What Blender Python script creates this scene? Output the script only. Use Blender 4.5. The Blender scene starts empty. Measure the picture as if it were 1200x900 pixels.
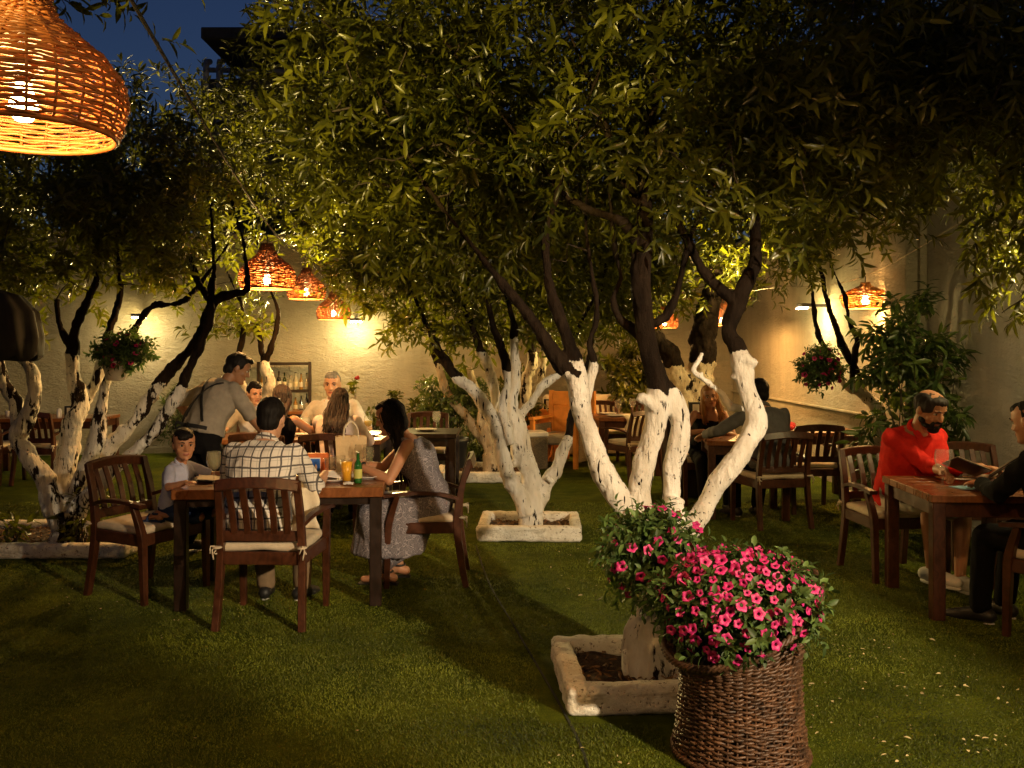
import bpy, math, random
import numpy as np
from mathutils import Vector, Matrix
from mathutils.kdtree import KDTree
rng = np.random.default_rng(7)
random.seed(7)
sc = bpy.context.scene
COL = sc.collection
F = 1050.0; CXP = 600.0; HY = 412.0; EYE = 1.6          # focal length and horizon of the photograph in its own pixels
def W(px, py, z):                                        # pixel + distance -> world point
    return np.array([(px - CXP) / F * z, z, EYE - (py - HY) / F * z])
def nrm(a):
    a = np.asarray(a, float); return a / (np.linalg.norm(a, axis=-1, keepdims=True) + 1e-12)
def _h(i, j, k):
    n = (i * 374761393 + j * 668265263 + k * 2147483647) & 0x7fffffff
    n = ((n ^ (n >> 13)) * 1274126177) & 0x7fffffff
    return ((n ^ (n >> 16)) & 0xffff) / 65535.0
def vnoise(P, s=1.0):                                    # value noise, -1..1
    P = np.asarray(P) * s + 1000.0
    I = np.floor(P).astype(np.int64); f = P - I; f = f * f * (3 - 2 * f)
    r = 0
    for a in (0, 1):
        for b in (0, 1):
            for c in (0, 1):
                w = (f[:, 0] if a else 1 - f[:, 0]) * (f[:, 1] if b else 1 - f[:, 1]) * (f[:, 2] if c else 1 - f[:, 2])
                r = r + w * _h(I[:, 0] + a, I[:, 1] + b, I[:, 2] + c)
    return r * 2 - 1

# ------------------------------------------------------------------ mesh builder
_BT = None
def _boxtopo():
    vs, ids = [], {}
    for sx in (-1, 1):
        for sy in (-1, 1):
            for sz in (-1, 1):
                for ax in range(3):
                    ids[(sx, sy, sz, ax)] = len(vs); vs.append((sx, sy, sz, ax))
    def pos(v, h=1., b=.2):
        return np.array([v[i] * (h if v[3] == i else h - b) for i in range(3)])
    P = np.array([pos(v) for v in vs]); quads, tris = [], []
    def orient(f):
        f = list(f); p = P[f]; n = np.cross(p[1] - p[0], p[2] - p[1])
        return f if np.dot(n, p.mean(0)) > 0 else f[::-1]
    for ax in range(3):
        o = [i for i in range(3) if i != ax]
        for s in (-1, 1):
            q = []
            for a, b in ((-1, -1), (1, -1), (1, 1), (-1, 1)):
                k = [0, 0, 0]; k[ax] = s; k[o[0]] = a; k[o[1]] = b
                q.append(ids[(*k, ax)])
            quads.append(orient(q))
        for a in (-1, 1):
            for b in (-1, 1):
                q = []
                for t, fa in ((-1, 0), (-1, 1), (1, 1), (1, 0)):
                    k = [0, 0, 0]; k[ax] = t; k[o[0]] = a; k[o[1]] = b
                    q.append(ids[(*k, o[fa])])
                quads.append(orient(q))
    for sx in (-1, 1):
        for sy in (-1, 1):
            for sz in (-1, 1):
                tris.append(orient([ids[(sx, sy, sz, a)] for a in range(3)]))
    return np.array(vs), np.array(quads), np.array(tris)

class MB:
    def __init__(s): s.v = []; s.f = []; s.m = []; s.s = []; s.n = 0
    def add(s, V, Fs, mi=0, sm=True):
        V = np.asarray(V, float).reshape(-1, 3)
        for f in Fs:
            f = np.asarray(f, np.int64)
            if len(f) == 0: continue
            s.f.append(f + s.n); s.m.append(np.full(len(f), mi)); s.s.append(np.full(len(f), sm))
        s.v.append(V); s.n += len(V)
    def box(s, c, size, rot=None, bev=.004, mi=0):
        global _BT
        if _BT is None: _BT = _boxtopo()
        vs, q, t = _BT
        h = np.array(size) / 2.; b = min(bev, h.min() * .45)
        V = np.empty((len(vs), 3))
        for i in range(3): V[:, i] = vs[:, i] * np.where(vs[:, 3] == i, h[i], h[i] - b)
        if rot is not None: V = V @ np.array(rot.to_3x3() if hasattr(rot, 'to_3x3') else rot).T
        s.add(V + np.array(c), [q, t], mi, False)
    def grid(s, P, wu=False, wv=False, mi=0, sm=True):   # P[u, v, 3]
        U, Vn = P.shape[:2]; idx = np.arange(U * Vn).reshape(U, Vn)
        a = idx if wu else idx[:-1]; a2 = np.roll(idx, -1, 0) if wu else idx[1:]
        def cut(x): return x if wv else x[:, :-1]
        nx = lambda x: np.roll(x, -1, 1) if wv else x[:, 1:]
        q = np.stack([cut(a), nx(a), nx(a2), cut(a2)], -1).reshape(-1, 4)
        s.add(P.reshape(-1, 3), [q], mi, sm)
    def rings(s, R, mi=0, sm=True, caps=True):           # R[k, n, 3] closed loops
        R = np.asarray(R); K, n = R.shape[:2]; idx = np.arange(K * n).reshape(K, n)
        nx = np.roll(idx, -1, 1)
        q = np.stack([idx[:-1], nx[:-1], nx[1:], idx[1:]], -1).reshape(-1, 4)
        V = R.reshape(-1, 3); fs = [q]
        if caps:
            V = np.concatenate([V, R[0].mean(0)[None], R[-1].mean(0)[None]])
            c0, c1 = K * n, K * n + 1
            fs.append(np.stack([np.full(n, c0), nx[0], idx[0]], -1))
            fs.append(np.stack([np.full(n, c1), idx[-1], nx[-1]], -1))
        s.add(V, fs, mi, sm)
    def tube(s, pts, r, n=8, mi=0, closed=False, sm=True):
        P = np.asarray(pts, float); K = len(P); r = np.broadcast_to(np.asarray(r, float), (K,))
        T = (np.roll(P, -1, 0) - np.roll(P, 1, 0)) if closed else np.gradient(P, axis=0)
        T = nrm(T); ref = np.array([0, 0, 1.]) if abs(T[0, 2]) < .9 else np.array([1., 0, 0])
        u = nrm(ref - T[0] * np.dot(ref, T[0])); A = []
        ang = np.arange(n) * 2 * math.pi / n
        for k in range(K):
            u = nrm(u - T[k] * np.dot(u, T[k])); w = np.cross(T[k], u)
            A.append(P[k] + r[k] * (np.cos(ang)[:, None] * u + np.sin(ang)[:, None] * w))
        A = np.array(A)
        if closed: s.grid(A, True, True, mi, sm)
        else: s.rings(A, mi, sm)
    def strip(s, pts, wd, th, side, mi=0, bev=True):     # rectangular bar along a path; side = width direction
        P = np.asarray(pts, float); K = len(P); wd = np.broadcast_to(wd, (K,)); th = np.broadcast_to(th, (K,))
        T = nrm(np.gradient(P, axis=0)); S = nrm(np.broadcast_to(np.asarray(side, float), (K, 3)) - T * (T * side).sum(1, keepdims=True))
        Nn = np.cross(S, T)
        c = .82
        prof = [(-1, -c), (-c, -1), (c, -1), (1, -c), (1, c), (c, 1), (-c, 1), (-1, c)]
        R = np.stack([P + S * (a * wd / 2)[:, None] + Nn * (b * th / 2)[:, None] for a, b in prof], 1)
        s.rings(R, mi, False)
    def lathe(s, prof, n=24, c=(0, 0, 0), mi=0, sm=True, caps=True):
        ang = np.arange(n) * 2 * math.pi / n
        R = np.array([[(r * math.cos(a) + c[0], r * math.sin(a) + c[1], z + c[2]) for a in ang] for r, z in prof])
        s.rings(R, mi, sm, caps)
    def ell(s, c, r, n=16, m=10, R=None, mi=0):
        th = np.linspace(-math.pi / 2 + .08, math.pi / 2 - .08, m); ph = np.arange(n) * 2 * math.pi / n
        P = np.stack([np.stack([np.cos(t) * np.cos(ph), np.cos(t) * np.sin(ph), np.full(n, math.sin(t))], -1) for t in th])
        P = P * np.array(r)
        if R is not None: P = P @ np.asarray(R).T
        s.rings(P + np.array(c), mi)
    def cap(s, a, b, ra, rb, n=12, mi=0):
        a = np.asarray(a, float); b = np.asarray(b, float); d = b - a; L = np.linalg.norm(d)
        if L < 1e-6: d = np.array([0, 0, 1e-4]); L = 1e-4
        d = d / L; pts, rr = [], []
        for t in (-.98, -.8, -.45, 0): pts.append(a + d * ra * t); rr.append(ra * math.sqrt(1 - t * t))
        for t in (.33, .67): pts.append(a + d * L * t); rr.append(ra + (rb - ra) * t)
        for t in (0, .45, .8, .98): pts.append(b + d * rb * t); rr.append(rb * math.sqrt(1 - t * t))
        s.tube(pts, rr, n, mi)
    def arrays(s):
        return np.concatenate(s.v) if s.v else np.zeros((0, 3))
    def mesh(s, name):
        me = bpy.data.meshes.new(name); V = s.arrays()
        lo = np.concatenate([f.ravel() for f in s.f]); tot = np.concatenate([np.full(len(f), f.shape[1]) for f in s.f])
        me.vertices.add(len(V)); me.vertices.foreach_set('co', V.astype(np.float32).ravel())
        me.loops.add(len(lo)); me.loops.foreach_set('vertex_index', lo.astype(np.int32))
        me.polygons.add(len(tot)); me.polygons.foreach_set('loop_start', np.concatenate([[0], np.cumsum(tot)[:-1]]).astype(np.int32))
        me.polygons.foreach_set('material_index', np.concatenate(s.m).astype(np.int32))
        me.polygons.foreach_set('use_smooth', np.concatenate(s.s).astype(bool))
        me.update(calc_edges=True)
        return me
    def build(s, name, mats, parent=None, loc=None):
        me = s.mesh(name)
        for m in (mats if isinstance(mats, (list, tuple)) else [mats]): me.materials.append(m)
        return link(name, me, parent, loc)
def link(name, me, parent=None, loc=None):
    o = bpy.data.objects.new(name, me); COL.objects.link(o)
    if parent is not None: o.parent = parent
    if loc is not None: o.location = loc
    return o
def thing(name, label, cat, loc=(0, 0, 0), rz=0., group=None):
    o = bpy.data.objects.new(name, None); COL.objects.link(o); o.empty_display_size = .1
    o.location = loc; o.rotation_euler = (0, 0, rz); return tag(o, label, cat, group)
def tag(o, label, cat, group=None):
    o['label'] = label; o['category'] = cat
    if group: o['group'] = group
    return o
def dup(o, loc=None, rz=None, label=None, group=None):
    def cp(x, par):
        c = x.copy(); COL.objects.link(c)
        if par is not None: c.parent = par
        for ch in [k for k in bpy.data.objects if k.parent == x]: cp(ch, c)
        return c
    r = cp(o, None)
    if loc is not None: r.location = loc
    if rz is not None: r.rotation_euler = (0, 0, rz)
    if label: r['label'] = label
    if group: r['group'] = group
    return r
def yaw_of(f): return math.atan2(-f[0], f[1])            # rotation that turns +Y into direction f

def remesh(mb, voxel, smooth=2, fac=.5):
    me = mb.mesh('tmp'); o = bpy.data.objects.new('tmp', me); COL.objects.link(o)
    m = o.modifiers.new('r', 'REMESH'); m.mode = 'VOXEL'; m.voxel_size = voxel; m.use_smooth_shade = True
    if smooth:
        m2 = o.modifiers.new('s', 'SMOOTH'); m2.iterations = smooth; m2.factor = fac
    dg = bpy.context.evaluated_depsgraph_get(); ev = o.evaluated_get(dg); r = ev.to_mesh()
    n = len(r.vertices); V = np.empty(n * 3, np.float32); r.vertices.foreach_get('co', V)
    N = np.empty(n * 3, np.float32); r.vertex_normals.foreach_get('vector', N)
    Q = np.empty(len(r.loops), np.int32); r.loops.foreach_get('vertex_index', Q)
    ev.to_mesh_clear(); bpy.data.objects.remove(o); bpy.data.meshes.remove(me)
    return V.reshape(-1, 3).astype(float), N.reshape(-1, 3).astype(float), Q.reshape(-1, 4)

# ------------------------------------------------------------------ materials
def node_mat(name):
    m = bpy.data.materials.new(name); m.use_nodes = True; nt = m.node_tree; nt.nodes.clear()
    out = nt.nodes.new('ShaderNodeOutputMaterial'); b = nt.nodes.new('ShaderNodeBsdfPrincipled')
    nt.links.new(b.outputs[0], out.inputs[0]); return m, nt, b, out
def N_(nt, t, **kw):
    n = nt.nodes.new('ShaderNode' + t)
    for k, v in kw.items():
        if k in n.inputs: n.inputs[k].default_value = v
        else: setattr(n, k, v)
    return n
def noise_(nt, vec, scale, detail=4, rough=.6, dist=0.):
    n = N_(nt, 'TexNoise', Scale=scale, Detail=detail, Roughness=rough, Distortion=dist)
    if vec is not None: nt.links.new(vec, n.inputs['Vector'])
    return n.outputs['Fac']
def ramp_(nt, fac, stops):
    r = nt.nodes.new('ShaderNodeValToRGB'); nt.links.new(fac, r.inputs[0]); e = r.color_ramp.elements
    while len(e) < len(stops): e.new(.5)
    for x, (p, c) in zip(e, stops): x.position = p; x.color = (*c, 1) if len(c) == 3 else c
    return r.outputs[0]
def math_(nt, op, a, b=None, c=None, clamp=False):
    n = N_(nt, 'Math', operation=op, use_clamp=clamp)
    for i, x in enumerate((a, b, c)):
        if x is None: continue
        if isinstance(x, (int, float)): n.inputs[i].default_value = x
        else: nt.links.new(x, n.inputs[i])
    return n.outputs[0]
def mix_(nt, fac, a, b):
    n = N_(nt, 'MixRGB')
    for i, x in enumerate((fac, a, b)):
        if isinstance(x, (int, float)): n.inputs[i].default_value = x
        elif isinstance(x, tuple): n.inputs[i].default_value = (*x, 1)
        else: nt.links.new(x, n.inputs[i])
    return n.outputs[0]
def bump_(nt, b, h, strength=.5, dist=.01):
    n = N_(nt, 'Bump', Strength=strength, Distance=dist); nt.links.new(h, n.inputs['Height']); nt.links.new(n.outputs[0], b.inputs['Normal'])
def coord_(nt, stretch=(1, 1, 1), kind='Object'):
    t = nt.nodes.new('ShaderNodeTexCoord'); m = N_(nt, 'Mapping'); m.inputs['Scale'].default_value = stretch
    nt.links.new(t.outputs[kind], m.inputs[0]); return m.outputs[0]
def mat(name, col, rough=.6, var=.3, scale=8, bump=0, bscale=60, dist=.004, stretch=(1, 1, 1), col2=None, spec=.5, metal=0, coat=0, sheen=0, alpha=1):
    m, nt, b, out = node_mat(name); v = coord_(nt, stretch); f = noise_(nt, v, scale, 5)
    lo = tuple(c * (1 - var) for c in col); hi = col2 or tuple(min(1, c * (1 + var)) for c in col)
    nt.links.new(ramp_(nt, f, [(.3, lo), (.7, hi)]), b.inputs['Base Color'])
    b.inputs['Roughness'].default_value = rough; b.inputs['Specular IOR Level'].default_value = spec
    b.inputs['Metallic'].default_value = metal; b.inputs['Coat Weight'].default_value = coat; b.inputs['Sheen Weight'].default_value = sheen
    if bump: bump_(nt, b, noise_(nt, v, bscale, 4), bump, dist)
    return m
def emis(name, col, strength):
    m = bpy.data.materials.new(name); m.use_nodes = True; nt = m.node_tree; nt.nodes.clear()
    o = nt.nodes.new('ShaderNodeOutputMaterial'); e = N_(nt, 'Emission', Strength=strength); e.inputs[0].default_value = (*col, 1)
    nt.links.new(e.outputs[0], o.inputs[0]); return m
def glass(name, tint=(1, 1, 1), refl=.5, dens=.1):
    m = bpy.data.materials.new(name); m.use_nodes = True; nt = m.node_tree; nt.nodes.clear()
    o = nt.nodes.new('ShaderNodeOutputMaterial'); t = N_(nt, 'BsdfTransparent'); t.inputs[0].default_value = (*tint, 1)
    g = N_(nt, 'BsdfGlossy', Roughness=.06); d = N_(nt, 'BsdfTranslucent'); d.inputs[0].default_value = (.9, .9, .9, 1)
    fr = N_(nt, 'LayerWeight', Blend=refl); mx = N_(nt, 'MixShader'); nt.links.new(math_(nt, 'MULTIPLY', math_(nt, 'POWER', fr.outputs['Facing'], 2.5), .5), mx.inputs[0])
    nt.links.new(t.outputs[0], mx.inputs[1]); nt.links.new(g.outputs[0], mx.inputs[2])
    m2 = N_(nt, 'MixShader'); m2.inputs[0].default_value = dens; nt.links.new(mx.outputs[0], m2.inputs[1]); nt.links.new(d.outputs[0], m2.inputs[2])
    nt.links.new(m2.outputs[0], o.inputs[0]); return m
def leafmat(name, dark, light, trans=.3, rough=.38):
    m, nt, b, out = node_mat(name)
    a = N_(nt, 'Attribute', attribute_name='rnd')
    c = ramp_(nt, a.outputs['Fac'], [(0., dark), (.75, light), (1., tuple(x * 1.5 for x in light))])
    nt.links.new(c, b.inputs['Base Color']); b.inputs['Roughness'].default_value = rough; b.inputs['Specular IOR Level'].default_value = .45
    t = N_(nt, 'BsdfTranslucent'); tc = mix_(nt, .5, c, (light[0] * 2.2, light[1] * 2.2, light[2]))
    nt.links.new(tc, t.inputs[0])
    mx = N_(nt, 'MixShader'); mx.inputs[0].default_value = trans
    nt.links.new(b.outputs[0], mx.inputs[1]); nt.links.new(t.outputs[0], mx.inputs[2]); nt.links.new(mx.outputs[0], out.inputs[0])
    return m
def woodmat(name, dark, light, rough=.36, coat=.15):
    m, nt, b, out = node_mat(name); v = coord_(nt, (3, 3, 3))
    w = N_(nt, 'TexWave', Scale=2.6, Distortion=12., Detail=4.); w.inputs['Detail Scale'].default_value = 1.6
    nt.links.new(v, w.inputs['Vector'])
    n2 = noise_(nt, v, 3, 5)
    f = math_(nt, 'MULTIPLY_ADD', w.outputs['Fac'], .16, math_(nt, 'MULTIPLY', n2, .84))
    nt.links.new(ramp_(nt, f, [(.25, dark), (.75, light)]), b.inputs['Base Color'])
    nt.links.new(ramp_(nt, n2, [(.3, (rough - .08,) * 3), (.7, (rough + .15,) * 3)]), b.inputs['Roughness'])
    b.inputs['Coat Weight'].default_value = coat; b.inputs['Specular IOR Level'].default_value = .4; b.inputs['Coat Roughness'].default_value = .25
    bump_(nt, b, f, .12, .002); return m
def trunkmat(name, flake=.5, white=(.78, .75, .70)):
    m, nt, b, out = node_mat(name); v = coord_(nt, (1, 1, 1)); vs = coord_(nt, (1, 1, .35))
    a = N_(nt, 'Attribute', attribute_name='paint')
    n1 = noise_(nt, vs, 14, 5, .65); n2 = noise_(nt, v, 55, 3); n3 = noise_(nt, vs, 5, 3)
    # limewash holds where paint (per point) beats flaking noise
    fl = math_(nt, 'MULTIPLY_ADD', n1, .75, math_(nt, 'MULTIPLY', n3, .55))
    x = math_(nt, 'SUBTRACT', math_(nt, 'MULTIPLY_ADD', a.outputs['Fac'], .5, .8525 - flake * .15), math_(nt, 'MULTIPLY', fl, 1.25))
    k = ramp_(nt, x, [(.30, (0, 0, 0)), (.335, (1, 1, 1))])
    sp = ramp_(nt, n2, [(.64, (1, 1, 1)), (.655, (0, 0, 0))])
    cl = ramp_(nt, noise_(nt, v, 3.2, 3), [(.50, (1, 1, 1)), (.58, (0, 0, 0))]); sp = math_(nt, 'MAXIMUM', sp, cl)
    cr = ramp_(nt, noise_(nt, coord_(nt, (1, 1, .10)), 46, 3, .55), [(.645, (1, 1, 1)), (.665, (0, 0, 0))])
    k = math_(nt, 'MULTIPLY', math_(nt, 'MULTIPLY', k, sp), cr)
    wc = ramp_(nt, n3, [(.3, tuple(c * f for c, f in zip(white, (.66, .62, .55)))), (.6, white)])
    bc = ramp_(nt, n1, [(.3, (.006, .004, .003)), (.7, (.026, .017, .011))])
    nt.links.new(mix_(nt, k, bc, wc), b.inputs['Base Color']); b.inputs['Roughness'].default_value = .8; nt.links.new(math_(nt, 'MULTIPLY_ADD', k, .25, .05), b.inputs['Specular IOR Level'])
    h = math_(nt, 'MULTIPLY_ADD', k, .35, math_(nt, 'MULTIPLY', noise_(nt, vs, 34, 6, .7), .8))
    bump_(nt, b, h, .9, .03); return m
SKY_STR = .07; SKY_ROT = 0; EXPO = 1.65
P_NEAR, P_MID, P_FAR = 12, 52, 38
P_W1, P_W2, P_W3 = 17, 11, 25                  # wash on the wall
S_W1, S_W2, S_W3 = 800, 320, 520             # beam into the garden
OFF_LAMPS = [((1.35, 1.75, 2.75), 45, 'added unseen wicker lamp hanging high in front of the camera'), ((-.9, -1.2, 2.7), 22, 'added unseen wicker lamp hanging behind the camera')]  # pendant lamps added out of view to light the foreground
# ------------------------------------------------------------------ materials in use
WOOD = woodmat('mahogany', (.028, .009, .004), (.088, .027, .010))
WOODD = woodmat('dark_wood', (.010, .006, .004), (.028, .012, .007))
WOODT = woodmat('table_wood', (.12, .038, .011), (.27, .095, .028), .3, .3)
CUSH = mat('cushion_canvas', (.56, .47, .35), .9, .18, 12, .3, 160)
LEAF = leafmat('leaf', (.013, .020, .003), (.118, .120, .010), .45, .33)
LEAFB = leafmat('shrub_leaf', (.03, .045, .012), (.10, .13, .03), .32)
LEAFF = leafmat('broad_leaf', (.02, .042, .010), (.062, .095, .022), .33)
TRUNK = trunkmat('limewashed_bark', .3)
TRUNKF = trunkmat('flaking_limewash', .95)
TRUNKO = trunkmat('old_limewash', .55, (.52, .43, .30))
SOIL = mat('soil', (.055, .03, .016), .95, .6, 26, .9, 60, .02)
TWIG = mat('twig', (.035, .024, .014), .8)

# ------------------------------------------------------------------ leaves
def leaves_mesh(name, m, B, D, U, L, Wd, bend, parent=None, rnd=None, fold=.18):
    N = len(B); D = nrm(D); S = nrm(np.cross(D, U)); Nn = np.cross(S, D)
    L = np.broadcast_to(L, (N,)); Wd = np.broadcast_to(Wd, (N,)); bend = np.broadcast_to(bend, (N,))
    def c(t): return B + D * (L * t)[:, None] - Nn * (bend * L * t * t)[:, None]
    s1 = S * (Wd * .44)[:, None]; s2 = S * (Wd * .40)[:, None]; up = Nn * (Wd * fold)[:, None]
    V = np.stack([B, c(.32) - s1 + up, c(.32), c(.32) + s1 + up, c(.7) - s2 + up, c(.7), c(.7) + s2 + up, c(1.)], 1).reshape(-1, 3)
    q = np.array([[1, 4, 5, 2], [2, 5, 6, 3]]); t = np.array([[0, 1, 2], [0, 2, 3], [4, 7, 5], [5, 7, 6]])
    off = (np.arange(N) * 8)[:, None, None]
    mb = MB(); mb.add(V, [(q[None] + off).reshape(-1, 4), (t[None] + off).reshape(-1, 3)], 0, True)
    me = mb.mesh(name); me.materials.append(m)
    if rnd is None: rnd = rng.random(N)
    at = me.attributes.new('rnd', 'FLOAT', 'POINT'); at.data.foreach_set('value', np.repeat(rnd, 8).astype(np.float32))
    return link(name, me, parent)
def shoots(O, D, n=10, length=.2, leaf=.1, wide=.026, angle=.9, droop=.35, jitter=.3):
    """leaf arrays for twigs that start at O and run along D; n leaves each in a spiral"""
    K = len(O); D = nrm(D); t = (np.arange(n) + .4) / n
    ref = np.where(np.abs(D[:, 2:3]) < .9, np.array([[0, 0, 1.]]), np.array([[1., 0, 0]]))
    u = nrm(np.cross(D, ref)); w = np.cross(D, u)
    a = np.arange(n) * 2.4 + rng.random((K, 1)) * 6.3
    rad = np.cos(a)[..., None] * u[:, None] + np.sin(a)[..., None] * w[:, None]
    ln = length * (.7 + .6 * rng.random((K, 1)))
    B = O[:, None] + D[:, None] * (ln * t)[..., None] + np.array([0, 0, -.12]) * ((ln * t) ** 2 / length)[..., None]
    ang = angle * (1.15 - .6 * t)[None, :, None] * (1 + jitter * (rng.random((K, n, 1)) - .5))
    d = D[:, None] * np.cos(ang) + rad * np.sin(ang) + rng.normal(0, .12, (K, n, 3)) - np.array([0, 0, droop]) * (.5 + rng.random((K, n, 1)))
    d = nrm(d); up = nrm(D[:, None] - rad * .2 + np.array([0, 0, .5]) + rng.normal(0, .25, (K, n, 3)))
    LL = leaf * (.65 + .6 * rng.random((K, n)))
    f = lambda x: x.reshape(-1, 3)
    return f(B), f(d), f(up), LL.ravel(), (wide * LL / leaf * (.85 + .3 * rng.random((K, n)))).ravel(), (.15 + .4 * rng.random((K, n))).ravel()

# ------------------------------------------------------------------ trees
def spline(P, per=.05):
    P = np.asarray(P, float); K = len(P)
    if K < 3:
        n = max(3, int(np.linalg.norm(P[-1, :3] - P[0, :3]) / per)); t = np.linspace(0, 1, n)[:, None]; return P[0] * (1 - t) + P[-1] * t
    Q = np.concatenate([2 * P[:1] - P[1:2], P, 2 * P[-1:] - P[-2:-1]]); out = []
    for i in range(K - 1):
        p0, p1, p2, p3 = Q[i:i + 4]; n = max(2, int(np.linalg.norm(p2[:3] - p1[:3]) / per))
        for t in np.arange(n) / n:
            out.append(.5 * (2 * p1 + (p2 - p0) * t + (2 * p0 - 5 * p1 + 4 * p2 - p3) * t ** 2 + (3 * p1 - p0 - 3 * p2 + p3) * t ** 3))
    out.append(P[-1]); return np.array(out)
def S(*pts, z=5., white=99):
    """stem: pixel x, pixel y, pixel width[, distance]; 'white' = pixel y above which the bark is bare"""
    R = []
    for p in pts:
        zz = p[3] if len(p) > 3 else z
        R.append([*W(p[0], p[1], zz), p[2] / 2 / F * zz, EYE - (white - HY) / F * zz if white != 99 else 99])
    return np.array(R)
def tree(name, label, stems, crown, cat='tree', voxel=.014, knob=.012, leafm=LEAF, bark=TRUNK, nleaf=10, leaf=.09, wide=.025, per=5, group=None,
         clip=None, rad=.25, shlen=.19, droop=.12, twig=.008, base=None, knots=7, thin=.72):
    sk, mb = [], MB()
    for s in stems:
        s = s.copy(); s[:, 3] *= thin
        if crown and s[-1, 2] > 1.35 and s[-1, 3] > .011 and s[-1, 4] > 0 and len(s) > 3 and s[-1, 2] > s[-1, 4]:   # taper on into the crown
            d = nrm(s[-1, :3] - s[-2, :3]) * .6 + np.array([rng.normal(0, .35), rng.normal(0, .35), .75]); e = s[-1].copy(); e2 = e.copy(); e[:3] += d * .32; e[3] *= .62; e2[:3] += d * .75 + rng.normal(0, .08, 3); e2[3] *= .28; s = np.vstack([s, e, e2])
        p = spline(s, .04); n = len(p)
        p[:, :3] += np.stack([vnoise(p[:, :3] + k * 9.7, 5.5) for k in range(3)], 1) * (p[:, 3:4] * .42)
        p[:, 3] *= 1 + .13 * vnoise(p[:, :3], 9)
        mb.tube(p[:, :3], p[:, 3], 12); sk.append(p)
        for _ in range(int(knots * n / 40)):            # burrs and old pruning stubs
            k = rng.integers(1, n - 1)
            if p[k, 2] > p[k, 4] + .1: continue
            a = nrm(rng.normal(0, 1, 3) * np.array([1, 1, .5])); r = p[k, 3]
            mb.cap(p[k, :3], p[k, :3] + a * r * (.55 + .55 * rng.random()), r * .55, r * (.22 + .2 * rng.random()), 8)
    SK = np.concatenate(sk); o0 = SK[SK[:, 2].argmin(), :3].copy(); o0[2] = 0 if base is None else base
    root = thing(name, label, cat, tuple(o0), 0, group)
    # --- trunk as one skin
    V, N, Q = remesh(mb, voxel, 2)
    kd = KDTree(len(SK))
    for i, p in enumerate(SK): kd.insert(p[:3], i)
    kd.balance()
    idx = np.array([kd.find(v)[1] for v in V]); par = np.clip((SK[idx, 4] - V[:, 2]) / .05 + .5 + .6 * vnoise(V, 18), -.4, 1.)
    V = V + N * (vnoise(V * np.array([1, 1, .45]), 22)[:, None] * knob * 1.1 + np.abs(vnoise(V * np.array([1, 1, .3]), 38))[:, None] * knob * .9 + vnoise(V * np.array([1, 1, .4]), 70)[:, None] * knob * .4)
    m2 = MB(); m2.add(V - o0, [Q], 0, True); me = m2.mesh('trunk'); me.materials.append(bark)
    at = me.attributes.new('paint', 'FLOAT', 'POINT'); at.data.foreach_set('value', par.astype(np.float32))
    link('trunk', me, root)
    # --- crown: cluster centres, joined one by one to the nearest wood
    if crown:
        C = []
        for (cx, cy, cz, rx, ry, rz, k) in crown:
            q = nrm(rng.normal(0, 1, (k, 3))) * (rng.random((k, 1)) ** .45); C.append(q * [rx, ry, rz] + [cx, cy, cz])
        C = np.concatenate(C); C += rng.normal(0, .05, C.shape)
        dens = vnoise(C, 1.5) + .5 * vnoise(C, 3.7); C = C[dens > -.55]
        if clip is not None: C = C[clip(C)]
        nodes = [p[:3] for s in sk for p in s[len(s) // 2:]]; wood = MB()
        NP = np.array(nodes); cc = np.array([[c[0], c[1], c[2]] for c in crown]).mean(0)
        order = np.argsort(np.linalg.norm(C[:, None] - NP[None, ::6], axis=2).min(1)); outd = np.zeros_like(C)
        buf = np.zeros((len(NP) + len(C) * 3, 3)); buf[:len(NP)] = NP; nb = len(NP)
        for i in order:
            j = np.linalg.norm(buf[:nb] - C[i], axis=1).argmin(); a = buf[j]; d = C[i] - a; L = np.linalg.norm(d) + 1e-6
            mid1 = a + d * .35 + rng.normal(0, .09, 3) * L + [0, 0, .05 * L]; mid2 = a + d * .7 + rng.normal(0, .08, 3) * L + [0, 0, .06 * L]
            r = min(.03, twig * (.6 + 1.1 * L)); wood.tube([a, mid1, mid2, C[i]], [r, r * .8, r * .6, r * .4], 5)
            buf[nb:nb + 3] = [mid1, mid2, C[i]]; nb += 3; outd[i] = nrm(C[i] - mid1)
        if wood.n: 
            wood.v = [v - o0 for v in wood.v]; wood.build('crown_wood', TWIG, root)['kind'] = 'stuff'
        K = len(C); O = np.repeat(C, per, 0); oc = nrm(O - cc)
        dd = nrm(np.repeat(outd, per, 0) * .5 + oc * .5 + rng.normal(0, .75, O.shape) + [0, 0, .3])
        O = O + rng.normal(0, rad * .38, O.shape)
        B, D, U, LL, WW, bd = shoots(O, dd, nleaf, shlen, leaf, wide, droop=droop)
        cl = np.repeat(vnoise(O, 2.1) * .25 + rng.normal(0, .12, len(O)), nleaf); rn = np.clip(.40 + cl + rng.normal(0, .20, len(B)), 0, 1)
        ok = np.ones(len(B), bool) if clip is None else clip(B)
        leaves_mesh('crown', leafm, (B - o0)[ok], D[ok], U[ok], LL[ok], WW[ok], bd[ok], root, rn[ok])
    return root
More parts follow.
